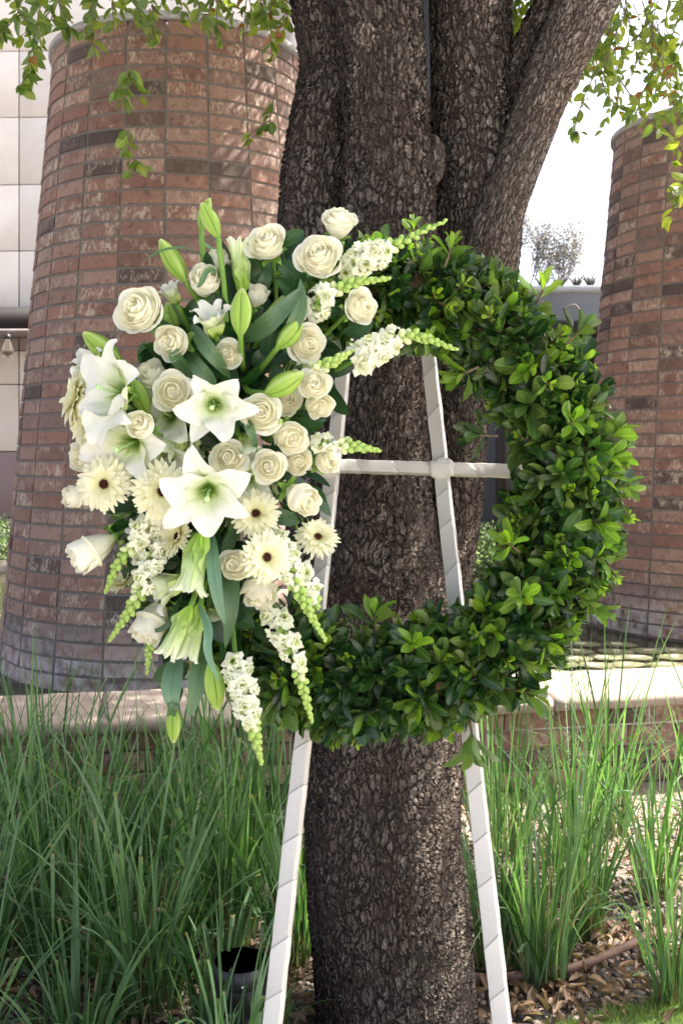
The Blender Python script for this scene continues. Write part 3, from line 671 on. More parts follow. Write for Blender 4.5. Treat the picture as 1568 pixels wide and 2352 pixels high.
def knot(x, y, d, r, sq, lab, mat=None):
    V, Fc, U = sphere((0, 0, 0), 1, 40, 30, 1); V = np.array([v*(1+.15*mnoise.noise(Vector(v*2.0)+Vector((x, y, 0)))) for v in V])
    p = P(x, y, d); V = V*np.array([r, r*sq[0], r*sq[1]])*d/F+np.array(p)
    bk = V*1.0
    link('knot', mesh_from('knot', to_local(tree, V), Fc, mat or M_BARK, True, U, {'bark': bk}), tree, label=lab)
knot(990, 368, 2.375, 31, (1, 1.9), 'swollen knot where the stems touch', M_BARKS)
knot(845, 82, 2.275, 33, (.5, 1.2), 'smooth round healed scar', M_SCAR)
# black cable between stems
cb = thing('cable', P(981, 100, 2.7), 'black ribbed cable running down between the tree stems', 'cable')
for dx in (-4, 0, 4):
    pth = bezier([P(979+dx, -200, 2.42), P(977+dx, 0, 2.42), P(981+dx*.9, 150, 2.42), P(982+dx*.8, 250, 2.43), P(984+dx*.5, 330, 2.47)], 30)
    V, Fc, U = tube(pth, .0026, 8); link('strand', mesh_from('strand', to_local(cb, V), Fc, M_RUB, True, U), cb)

# foliage: shape of an oak leaf
def oak_leaf_geo(L=1.0, Wd=.34, fold=.12, curl=.15, nv=5):
    def fn(u, v):
        w_ = Wd*.5*np.sin(np.pi*np.clip(v, 0, 1)**.85)**.8+.004
        x = v*L; y = u*w_*L; z = (np.abs(u)*w_*fold*2-curl*v*v)*L
        return x, y, z
    V, Fc, U = grid(fn, 2, nv); return V, Fc, U
OAKV = [oak_leaf_geo(1, w_, f, c) for w_, f, c in ((.50, .3, .1), (.42, .5, .3), (.56, .2, -.1))]
OAKM = [[mesh_from('oak_leaf', V, Fc, m, True, U) for (V, Fc, U) in OAKV] for m in M_OAK]
def leafM(pos, axis, s, roll=None):
    a = Vector(axis).normalized(); ref = Vector((random.uniform(-1, 1), random.uniform(-1, 1), random.uniform(-.2, 1)))
    z = (ref-a*ref.dot(a)).normalized(); y = z.cross(a)
    return Matrix(((a.x*s, y.x*s, z.x*s, pos[0]), (a.y*s, y.y*s, z.y*s, pos[1]), (a.z*s, y.z*s, z.z*s, pos[2]), (0, 0, 0, 1)))
oak = []    # (matrix, material, shape)
tw = G()
def sprig(pts, nl, size=.042, amber=.02, lime=.35, spread=.95):
    nl = int(nl*1.25); size *= .94
    path = bezier(pts, 14)
    tw.add(*tube(to_local(tree, path), np.linspace(.0022, .0008, 15), 5))
    for k in range(nl):
        t_ = (k+random.random())/nl; t_ = .12+.88*t_; f = t_*14; i = min(int(f), 13); p = path[i]*(1-(f-i))+path[i+1]*(f-i)
        tan = Vector(path[min(i+1, 14)]-path[i]).normalized()
        ax = tan*.4+Vector((random.uniform(-1, 1), random.uniform(-1, 1), random.uniform(-1, .5)))*spread+Vector((0, 0, -.15))
        r_ = random.random(); mi = 2 if r_ < amber else (1 if r_ < amber+lime else 0)
        oak.append((leafM(p, ax, size*random.uniform(.65, 1.2)), mi, random.randrange(3)))
def sp(pxs, d, nl, **k): sprig([P(x, y, d) for x, y in pxs], nl, **k)
# hanging sprigs, left
sp([(60, -60), (45, 20), (20, 60), (0, 75)], 2.5, 12); sp([(110, -60), (90, 30), (75, 110), (60, 175), (45, 205)], 2.4, 26, amber=.08)
sp([(150, -60), (120, 40), (90, 90), (75, 140), (65, 190)], 2.6, 26); sp([(20, -60), (40, 20), (60, 50)], 2.3, 12); sp([(115, -40), (150, 40), (160, 75)], 2.5, 14)
sp([(170, -50), (120, 20), (80, 60), (30, 95)], 2.45, 18); sp([(-60, -20), (-10, 40), (10, 90)], 2.5, 10)
for (x0, x1, y1, d, n) in ((230, 215, 115, 2.5, 16), (265, 262, 60, 2.7, 9), (300, 340, 55, 2.6, 10), (330, 310, 45, 2.4, 9), (345, 360, 95, 2.5, 12), (400, 420, 50, 2.8, 9),
                        (440, 470, 40, 2.6, 10), (490, 470, 60, 2.7, 9), (520, 500, 92, 2.6, 14), (560, 590, 60, 2.8, 10), (600, 620, 70, 2.6, 13), (640, 625, 140, 2.7, 22), (655, 650, 90, 2.9, 14),
                        (580, 560, 70, 2.7, 12), (620, 600, 45, 2.5, 12), (665, 660, 60, 2.7, 12), (230, 190, 75, 2.6, 9), (380, 350, 35, 2.8, 9), (250, 300, 30, 2.9, 8), (480, 540, 30, 2.8, 9)):
    sp([(x0, -70), ((x0+x1)/2+random.uniform(-12, 12), y1*.2), (x1, y1)], d, n, amber=.07 if x0 > 480 else .02)
sp([(345, 20), (343, 60), (346, 95)], 2.5, 6); sp([(300, 145), (297, 180), (290, 235)], 2.45, 10, size=.05); sp([(297, 165), (275, 200), (265, 215)], 2.45, 4, size=.045); sp([(305, 190), (320, 205), (330, 225)], 2.45, 3)
sp([(296, 285), (295, 330), (300, 395)], 2.45, 9, size=.042); sp([(298, 360), (315, 370), (335, 385)], 2.45, 4); sp([(630, 215), (622, 260), (618, 290)], 2.5, 5); sp([(622, 275), (590, 295), (560, 322)], 2.5, 6)
# right mass
for k in range(66):
    x0 = random.uniform(1190, 1600); y0 = random.uniform(-60, 60); dep = random.uniform(2.9, 4.6)
    if x0 < 1420: dep = random.uniform(3.1, 4.4)
    dx = random.uniform(-130, 110); ln = random.uniform(90, 230)*(1 if x0 > 1380 else .7); y0 += random.uniform(0, 70) if x0 > 1400 else 0
    sp([(x0, y0-40), (x0+dx*.4, y0+ln*.4), (x0+dx, min(y0+ln, 305))], dep, random.randint(12, 19), amber=.05, lime=.5, size=.042)
for k in range(9): x0 = random.uniform(1175, 1270); sp([(x0, -60), (x0-8, 10), (x0-15, random.uniform(40, 105))], 3.2, 12, lime=.7, size=.045)
sp([(1400, 120), (1350, 200), (1320, 290), (1335, 305)], 3.0, 12); sp([(1420, 180), (1470, 250), (1520, 310), (1568, 340)], 2.6, 10, amber=.1, lime=.6)
sp([(1590, 250), (1560, 330), (1535, 420), (1548, 450)], 2.5, 10, lime=.8, amber=.1); sp([(1590, 400), (1560, 440), (1535, 510)], 2.5, 9, lime=.9); sp([(1380, 180), (1400, 230), (1470, 260), (1560, 250)], 2.9, 14)
sp([(1600, 180), (1560, 230), (1500, 290)], 2.7, 14); sp([(1500, 60), (1540, 120), (1560, 230)], 2.8, 18); sp([(1440, 20), (1400, 110), (1385, 200)], 2.8, 16)
link('twigs', tw.mesh('twigs', flat_mat('oak_twig', (.14, .1, .075), .8)), tree, kind='stuff')
mt_i = Matrix(ROOTM[tree.name]).inverted()
oak.sort(key=lambda q: -(q[0].col[0].length/max(.5, q[0].translation.y))*(1 if abs(CX+F*q[0].translation.x/q[0].translation.y-784) < 800 and HY-F*(q[0].translation.z-CH)/q[0].translation.y > -5 else .01))
gs = [G(), G(), G()]
for i, (M, mi, sh) in enumerate(oak):
    if i < 300: link('leaf', OAKM[mi][sh], tree, mt_i @ M)
    else: V, Fc, U = OAKV[sh]; gs[mi].add(xf(mt_i @ M, V), Fc, U, random.random())
for mi, g in enumerate(gs):
    if g.n: link('leaves', g.mesh('leaves', M_OAK[mi], True), tree, kind='stuff')
# the crown above the frame: limbs and leaf mass that shade the place
g = G()
for (a, b, c_) in (((.62, 2.4, 2.7), (1.3, 2.5, 3.6), (2.6, 2.3, 4.7)), ((0.32, 2.55, 2.8), (.8, 3.6, 4.2), (1.2, 5.4, 5.2)), ((-.05, 2.56, 2.8), (-.9, 3.2, 4.0), (-2.2, 4.2, 4.9)),
                   ((.1, 2.35, 2.9), (.1, 1.5, 4.1), (-.4, .2, 4.9)), ((.62, 2.4, 2.75), (1.7, 1.4, 4.1), (2.2, .3, 4.7)), ((-.05, 2.56, 2.85), (-1.1, 2.3, 4.0), (-2.6, 1.8, 4.7)), ((.66, 2.4, 2.75), (2.0, 3.4, 4.3), (3.0, 4.4, 5.0))):
    g.add(*tube(to_local(tree, bezier([a, b, c_], 12)), np.linspace(.075, .025, 13), 10))
link('limbs', g.mesh('limbs', M_STEEL), tree)
cl = []
crng = random.Random(5)
for k in range(600):
    a = crng.uniform(0, 2*math.pi); r_ = math.sqrt(crng.random()); z = crng.uniform(0, 1)
    x = .35+math.cos(a)*r_*3.1; y = 2.9+math.sin(a)*r_*3.7; zz = 3.35+z*1.9*(1-.5*r_)+.25*r_
    if y > 0: zz = max(zz, CH+.4504*y+.42)
    if y > 4.9 and crng.random() < .3: continue
    if y < 1.6 and crng.random() < .8: continue
    cl.append((x, y, zz, crng.uniform(.22, .42)))
pos = []
for (x, y, z, r_) in cl:
    n = int(330*(r_/.3)**2); d = rng.normal(size=(n, 3)); d /= np.linalg.norm(d, axis=1)[:, None]
    pos.append(np.array([x, y, z])+d*(rng.random(n)**.5)[:, None]*r_*np.array([1.2, 1.2, .7]))
pos = np.vstack(pos); pos = pos[(pos[:, 2] > CH+.4504*pos[:, 1]+.12)]
V, Fc, U, T = leaf_cards(pos, .058, asp=.5)
link('crown', mesh_from('crown', to_local(tree, V), Fc, M_CROWN, False, U, {'tint': T}), tree, kind='stuff')

# ------------------------------------------------------------------ easel, wrapped in satin ribbon
es = thing('easel', (P(626, 2350, 1.7).x, 1.6, 0), 'white satin wrapped wire easel holding the wreath in front of the oak', 'easel')
def leg(name, A, B, wA, wB, seed, lab=None):
    """flattish wrapped bar; bottom A to top B"""
    A = np.array(A); B = np.array(B); n = 90; V = []; U = []
    T = (B-A)/np.linalg.norm(B-A); x = np.cross(T, [0, -1, 0]); x /= np.linalg.norm(x); y = np.cross(x, T)   # y towards viewer
    ns = 20; ro = R(20); x, y = x*math.cos(ro)+y*math.sin(ro), y*math.cos(ro)-x*math.sin(ro)
    for k in range(n+1):
        t_ = k/n; c = A+(B-A)*t_; w_ = wA+(wB-wA)*t_
        for j in range(ns):
            a = 2*math.pi*j/ns; ca, sa = math.cos(a), math.sin(a)
            sx = math.copysign(abs(ca)**.22, ca)*w_*.46; sy = math.copysign(abs(sa)**.22, sa)*.0105
            ph = (t_*np.linalg.norm(B-A)/.085+.35*ca*w_/.03+seed) % 1
            lap = .0007*(1-ph); wr = .0009*mnoise.noise(Vector((ca*1.5+seed*5, t_*60, sa*1.5)))
            f = 1+(lap+wr)/(w_*.5)
            V.append(c+x*sx*f+y*(sy+(lap+wr)*sa)); U.append([sx/w_, t_*np.linalg.norm(B-A)])
    Fc = [[k*ns+j, k*ns+(j+1) % ns, (k+1)*ns+(j+1) % ns, (k+1)*ns+j] for k in range(n) for j in range(ns)]
    return link(name, mesh_from(name, to_local(es, V), np.array(Fc), M_SATIN, True, U), es, label=lab)
LA, LB = P(626, 2350, 1.68), P(790, 835, 2.06); RA, RB = P(1152, 2350, 1.68), P(984, 815, 2.06)
def ext(A, B, z): t_ = (z-A.z)/(B.z-A.z); return A+(B-A)*t_
leg('leg', ext(LA, LB, .005), ext(LA, LB, 1.82), .034, .027, .2, 'left leg'); leg('leg', ext(RA, RB, .005), ext(RA, RB, 1.82), .034, .029, .6, 'right leg')
c1, c2 = P(690, 1068, 1.985), P(1200, 1083, 1.985); leg('crossbar', c1, c2, .026, .026, .1)
t1, t2 = ext(LA, LB, 1.81)+Vector((0, -.01, 0)), ext(RA, RB, 1.81)+Vector((0, -.01, 0)); leg('top_bar', t1, t2, .026, .026, .5)
g = G()   # wrapped knot where bars cross
for (x, y) in ((1014, 1078), (752, 1073)):
    V, Fc, U = sphere((0, 0, 0), 1, 28, 18); p = P(x, y, 1.973); a0 = .6
    V = np.array([v*(1+.10*math.sin(6*(v[0]*math.cos(a0)+v[2]*math.sin(a0))+1.5*v[0]*v[2]*4)+.07*mnoise.noise(Vector(v*3)+Vector((x, 0, 0)))) for v in V])
    V = np.sign(V)*np.abs(V)**.8*np.array([.024, .0135, .0225])+np.array(p)
    link('ribbon_knot', mesh_from('ribbon_knot', to_local(es, V), Fc, M_SATIN, True, U*.02), es)
p = P(664, 1645, 1.86); V = to_local(es, [P(648, 1652, 1.84), P(700, 1600, 1.86), P(705, 1650, 1.85), P(668, 1665, 1.83)]); link('ribbon_tail', mesh_from('ribbon_tail', V, [[0, 3, 2, 1]], M_SATIN, False), es)

# ------------------------------------------------------------------ wreath
WC = P(850, 1105, 1.84); WR = 450*1.84/F; TILT = R(8)
WMx = Matrix.Translation(WC) @ Matrix.Rotation(-TILT, 4, 'X')           # local: x right, z up, y away
wr = thing('wreath', WMx, 'round evergreen wreath of glossy spatulate leaves on the white easel', 'wreath')
a = np.linspace(0, 2*math.pi, 121)[:-1]; ns = 16; V = []; m_ = .054
for q in a:
    for j in range(ns):
        b = 2*math.pi*j/ns; rr = m_*(1+.1*mnoise.noise(Vector((math.cos(q)*6, math.sin(q)*6, b*2))))
        V.append([math.cos(q)*(WR+rr*math.cos(b)), rr*math.sin(b), math.sin(q)*(WR+rr*math.cos(b))])
Fc = np.array([[i*ns+j, i*ns+(j+1) % ns, ((i+1) % 120)*ns+(j+1) % ns, ((i+1) % 120)*ns+j] for i in range(120) for j in range(ns)])
link('straw_ring', mesh_from('straw_ring', V, Fc, M_STRAW), wr)
def spat(Wd, curl, cup, twist=0, nu=4, nv=7, obov=1.75):
    def fn(u, v):
        v = 1-(1-v)**1.9
        w_ = Wd*.5*np.where(v < .64, .07+.93*sstep(v/.64)**.9, np.sqrt(np.clip(1-(np.abs(v-.64)/.36)**2.3, 0, 1)))
        x = v-.0; y = u*w_; z = cup*(u*u)*w_*1.2-curl*v*v+.03*np.sin(v*7)*u
        z = z+twist*u*v*w_
        return x, y, z
    return grid(fn, nu, nv)
SP = [spat(.40, .12, .5), spat(.34, .3, .35, .5), spat(.47, .02, .25), spat(.38, -.12, .6, -.4), spat(.31, .45, .5)]
SPM = [[mesh_from('wreath_leaf', V, Fc, m, True, U) for (V, Fc, U) in SP] for m in M_LEAF]
leaves = []; stems_g = G()
def whorl(p, ax, nL, size, tone, open_=1.0):
    """rosette of leaves round an axis; p, ax in wreath local space"""
    ax = Vector(ax).normalized(); ref = Vector((random.random(), random.random(), random.random())); e1 = (ref-ax*ref.dot(ax)).normalized(); e2 = ax.cross(e1)
    base = Vector(p); stems_g.add(*tube([tuple(base-ax*.035), tuple(base-ax*.01), tuple(base+ax*.012)], [.0025, .0022, .0016], 5))
    ph = random.uniform(0, 6.28)
    for k in range(nL):
        f = k/(nL-1); a = ph+k*2.4; el = (1.25-.95*f)*open_+random.uniform(-.15, .15)   # outer leaves lie open
        d = ax*math.cos(el)+(e1*math.cos(a)+e2*math.sin(a))*math.sin(el)
        s = size*(1-.45*f)*random.uniform(.85, 1.15); pos = base-ax*.014*(1-f)+ax*.008*f
        up = (ax-d*ax.dot(d)); up = up.normalized() if up.length > .05 else e1; y = up.cross(d)
        if random.random() < .12: up = -up; y = -y
        rl = random.uniform(-.5, .5); up, y = up*math.cos(rl)+y*math.sin(rl), y*math.cos(rl)-up*math.sin(rl)
        M = Matrix(((d.x*s, y.x*s, up.x*s, pos.x), (d.y*s, y.y*s, up.y*s, pos.y), (d.z*s, y.z*s, up.z*s, pos.z), (0, 0, 0, 1)))
        r_ = random.random()
        if tone == 'tip': mi = 4 if f > .4 else 3
        elif tone == 'bright': mi = 3 if (f > .35 or r_ < .4) else 1
        elif tone == 'olive': mi = 2 if r_ < .7 else 1
        elif tone == 'dark': mi = 0 if r_ < .75 else 1
        else: mi = 3 if f > .8 and r_ < .5 else (0 if r_ < .38 else (1 if r_ < .78 else 2))
        leaves.append((M, mi, random.randrange(5), f))
def ring_pt(th, ps, off=0.0):
    er = Vector((math.cos(th), 0, math.sin(th))); n_ = er*math.cos(ps)+Vector((0, -1, 0))*math.sin(ps)
    return er*WR+n_*(m_+off), n_, Vector((-math.sin(th), 0, math.cos(th)))
N = 0
for i in range(76):
    for j in range(7):
        th = 2*math.pi*(i+random.uniform(-.35, .35)+.5*(j % 2))/76
        ps = [-.25, .25, .75, 1.25, 1.8, 2.4, 3.1][j]+random.uniform(-.22, .22)     # 0 outward, pi/2 to viewer, pi inward
        p, n_, tn = ring_pt(th, ps, random.uniform(.004, .030))
        deg = math.degrees(th) % 360
        if 120 < deg < 235 and random.random() < .45: continue                       # under the flowers
        sgn = 1 if math.sin(th) < 0 else 1
        ax = n_*.85+tn*random.uniform(-.75, .35)+Vector((random.uniform(-.3, .3), random.uniform(-.3, .1), random.uniform(-.3, .3)))
        r_ = random.random()
        if deg < 75 or deg > 330: tone = 'olive' if r_ < .34 else ('bright' if r_ < .52 else ('dark' if r_ < .72 else 'mix'))
        else: tone = 'dark' if r_ < .38 else ('olive' if r_ < .55 else ('bright' if r_ < .66 else 'mix'))
        if j == 6 and random.random() < .3: continue
        if j == 0: tone = 'dark' if random.random() < .5 else tone
        whorl(p, ax, random.randint(7, 9), random.uniform(.050, .072), tone, random.uniform(.75, 1.05)); N += 1
        if random.random() < .16: whorl(p+n_*.03, ax, 7, .028, 'tip', .7)
for k in range(1500):      # leaves lying close on the straw, under the rosettes
    th = random.uniform(0, 6.2832); p, n_, tn = ring_pt(th, random.uniform(-.4, 3.5), random.uniform(.002, .014)); d = (tn*random.choice((-1, 1))+Vector([random.uniform(-.8, .8) for _ in range(3)])); d = (d-n_*d.dot(n_)*.8).normalized()
    up = (n_-d*n_.dot(d)).normalized(); y = up.cross(d); s_ = random.uniform(.04, .062)
    leaves.append((Matrix(((d.x*s_, y.x*s_, up.x*s_, p.x), (d.y*s_, y.y*s_, up.y*s_, p.y), (d.z*s_, y.z*s_, up.z*s_, p.z), (0, 0, 0, 1))), random.choice((0, 0, 1, 1, 2)), random.randrange(5), 0))
def loc(x, y, d): return WMx.inverted() @ P(x, y, d)
for (x, y, d, dr, n_, s_, tone) in ((1245, 668, 1.80, (.35, -.1, .9), 8, .062, 'tip'), (1035, 570, 1.78, (.3, -.2, .9), 7, .05, 'bright'), (950, 525, 1.78, (-.1, -.3, .9), 9, .038, 'bright'), (1400, 1000, 1.8, (.9, -.2, .3), 9, .064, 'bright'),
                                 (1420, 1120, 1.8, (.95, -.1, 0), 8, .07, 'mix'), (1085, 1700, 1.74, (.1, -.25, -.95), 7, .084, 'olive'), (790, 1650, 1.76, (0, -.2, -.95), 8, .055, 'bright'), (1205, 1590, 1.76, (.95, -.2, -.2), 7, .074, 'olive'),
                                 (860, 1420, 1.78, (0, -.3, .9), 7, .066, 'bright'), (1060, 860, 1.76, (-.8, -.2, -.4), 8, .062, 'bright'), (1100, 1000, 1.78, (-.8, -.2, 0), 8, .064, 'dark'), (1380, 1260, 1.8, (.9, -.3, 0), 8, .066, 'dark'), (1360, 1400, 1.8, (.9, -.1, -.3), 8, .062, 'bright'),
                                 (1170, 1250, 1.72, (-.5, -.6, .3), 9, .05, 'tip'), (1310, 970, 1.70, (.1, -.9, .3), 10, .05, 'bright'), (950, 1480, 1.68, (0, -.9, .3), 10, .05, 'bright'), (1200, 1370, 1.68, (0, -1, 0), 10, .06, 'bright'), (1330, 760, 1.78, (.6, -.1, .6), 8, .055, 'mix'), (980, 780, 1.7, (.2, -.9, -.1), 8, .03, 'tip')):
    whorl(loc(x, y, d), dr, n_, s_, tone, .85)
leaves.sort(key=lambda q: (q[0].translation.y+(.25 if q[0].translation.x < -.12 and q[0].translation.z > -.22 else 0)) - q[0].col[0].length*.8)
gg = [G() for _ in M_LEAF]
for i, (M, mi, sh, f) in enumerate(leaves):
    if i < 300: link('leaf', SPM[mi][sh], wr, M)
    else: V, Fc, U = SP[sh]; gg[mi].add(xf(M, V), Fc, U, random.random())
for mi, g in enumerate(gg): link('leaves', g.mesh('leaves', M_LEAF[mi]), wr, kind='stuff')
link('twigs', stems_g.mesh('twigs', M_STRAW), wr, kind='stuff')
g = G()   # loose straw ends
for k in range(700):
    th = random.uniform(0, 6.283); ps = random.uniform(-.5, 3.4); p, n_, tn = ring_pt(th, ps, .0); d = (tn+n_*random.uniform(0, .45)+Vector([random.uniform(-.3, .3) for _ in range(3)])).normalized()
    L = random.uniform(.02, .055); g.add(*tube([tuple(p), tuple(p+d*L*.5+n_*.002), tuple(p+d*L)], .0007, 4))
link('straw_ends', g.mesh('straw_ends', M_STRAW), wr, kind='stuff')

# ------------------------------------------------------------------ flowers
def facing(fx, fy, fz): return Vector((fx, -fz, fy)).normalized()     # right, up, towards viewer
# --- rose meshes: heart + outer petals
def rose_petal(Rr, H, phi, Wd, o, seed, flare):
    rs = random.Random(seed); ru = rs.uniform(.8, 1.2); asym = rs.uniform(-.1, .1)
    def fn(u, v):
        t_ = v*(1-.20*np.abs(u+asym)**2.4+.05*np.exp(-((u-asym)/.16)**2))
        rho = Rr*(.16+.84*(1-(1-np.clip(t_*1.15, 0, 1))**2.2))*(1-(1-o)*.38*t_**3)
        lip = sstep((t_-.62)/.38)
        rho = rho+flare*Rr*.42*lip**1.3*(.7+.25*np.cos(u*2.5)+.35*np.abs(u)**3*rs.choice((0, 1, -1)))
        z = H*t_-flare*H*.20*lip**2+.02*H*np.sin(u*6*ru+seed)*v
        aa = phi+u*Wd*(.42+.58*np.sqrt(np.clip(1.5*t_, 0, 1)))
        rho = rho*(1+.05*u)+.018*H*np.sin(u*4+seed*1.7)*v*v
        return rho*np.cos(aa), rho*np.sin(aa), z
    return grid(fn, 10, 8)
def rose_set(kind, seed):
    """unit rose, bloom diameter about 1, looks along +Z, base at z=-.5"""
    rs = random.Random(seed); heart = G(); outer = []
    hr = {'open': .15+.05*rs.random(), 'half': .14+.03*rs.random(), 'bud': .12}[kind]; hz0 = {'open': .30, 'half': .38, 'bud': .46}[kind]; dome = lambda r_: hz0-.30*np.asarray(r_)**2/.25*1.6
    def fnd(u, v): a_ = u*math.pi; return v*.36*np.cos(a_), v*.36*np.sin(a_), dome(v*.36)-.085+.0*u
    V, Fc, U = grid(fnd, 20, 6); U[:, 1] = .45; heart.add(V, Fc, U, .5)
    turns = rs.uniform(1.9, 2.5); ph0 = rs.uniform(0, 6)
    def fns(u, v):
        th = (u+1)/2; a_ = ph0+th*turns*2*math.pi; r0 = .012+hr*th**.85; lip = .62+.38*np.abs(np.sin(a_*1.27+seed)); r_ = r0+.022*v**2.5*(1+th)+.006*np.sin(a_*4.3); r_ = r_*(1+.05*np.sin(a_*2.1+seed))
        return r_*np.cos(a_), r_*np.sin(a_), dome(r0)-.10+.17*lip*v-.02*v**4
    V, Fc, U = grid(fns, 130, 4); U[:, 1] = .35+.6*U[:, 1]; heart.add(V, Fc, U, .5)
    n = 30 if kind == 'open' else 23
    for k in range(n):
        o = k/(n-1)
        if o < .27: continue
        phi = k*2.3999+rs.uniform(-.2, .2)
        if kind == 'open': Rr = .035+.385*o**.95; H = .80-.22*o**1.6; Wd = 1.75-.95*o; fl = max(0, (o-.35))*1.15
        elif kind == 'half': Rr = .045+.33*o**.9; H = .86-.10*o**2; Wd = 1.6-.8*o; fl = max(0, (o-.62))*1.1
        else: Rr = .05+.29*o**.9; H = .98-.04*o; Wd = 1.7-.75*o; fl = max(0, (o-.85))*1.0
        V, Fc, U = rose_petal(Rr, H, phi, Wd, min(1, o*1.2), seed*31+k, fl); V = V-[0, 0, .42]
        if k >= n-6: outer.append(mesh_from('petal', V, Fc, M_ROSE, True, U))
        else:
            U = U.copy(); heart.add(V, Fc, U, rs.random())
    return heart.mesh('heart', M_ROSEH), outer
def calyx_mesh():
    g = G()
    for k in range(5):
        a = k*1.2566
        def fn(u, v, a=a):
            w_ = .11*(1-v)**.8+.004; rr = .05+.3*np.sin(v*1.7); z = -.44+.22*v**1.3-.25*v**4
            return rr*np.cos(a)-u*w_*np.sin(a), rr*np.sin(a)+u*w_*np.cos(a), z+0*u
        V, Fc, U = grid(fn, 2, 6); g.add(V, Fc, U)
    g.add(*sphere((0, 0, -.44), .085, 8, 6, 1.0)); return g.mesh('calyx', M_STEM)
RS = {('open', 3): rose_set('open', 21), ('open', 4): rose_set('open', 33), ('half', 2): rose_set('half', 41), ('open', 0): rose_set('open', 1), ('open', 1): rose_set('open', 2), ('open', 2): rose_set('open', 8), ('half', 0): rose_set('half', 3), ('half', 1): rose_set('half', 4), ('bud', 0): rose_set('bud', 5), ('bud', 1): rose_set('bud', 6)}
CAL = calyx_mesh()
def stem_to(root, p0, p1, r, name='stem', bend=None, mat=None, n=12):
    """stem in world space from p0 to p1, made a child of root"""
    p0 = Vector(p0); p1 = Vector(p1); mid = (p0+p1)/2+(bend if bend is not None else Vector((0, .01, 0)))
    pth = bezier([p0, mid, p1], n); V, Fc, U = tube(pth, np.linspace(r, r*1.15, n+1), 8)
    return link(name, mesh_from(name, to_local(root, V), Fc, mat or M_STEM, True, U), root)
HUB = P(560, 1030, 1.84)
def hub(p, k=.5):
    """where a stem enters the spray"""
    q = p.lerp(HUB, k); q.y = max(1.80, q.y); return q
def rose(x, y, dia, f, kind, var, d, label, spin=None, hk=.35):
    p = P(x, y, d); s = dia*d/F*1.28; fd = facing(*f)
    M = frame(p, fd, spin if spin is not None else random.uniform(0, 6.28), s)
    r = thing('rose', M, label, 'rose', 'cream roses in the flower spray'); he, out = RS[(kind, random.randrange({'open': 5, 'half': 3, 'bud': 2}[kind]))]
    link('heart', he, r, Matrix.Identity(4)); 
    for m in out: link('petal', m, r, Matrix.Rotation(random.uniform(-.04, .04), 4, 'X'))
    link('calyx', CAL, r, Matrix.Identity(4))
    b = p-fd*s*.45; stem_to(r, b, hub(b-fd*.03, hk), .0032, bend=-fd*.03)
A_, B_, C_ = 'open', 'half', 'bud'
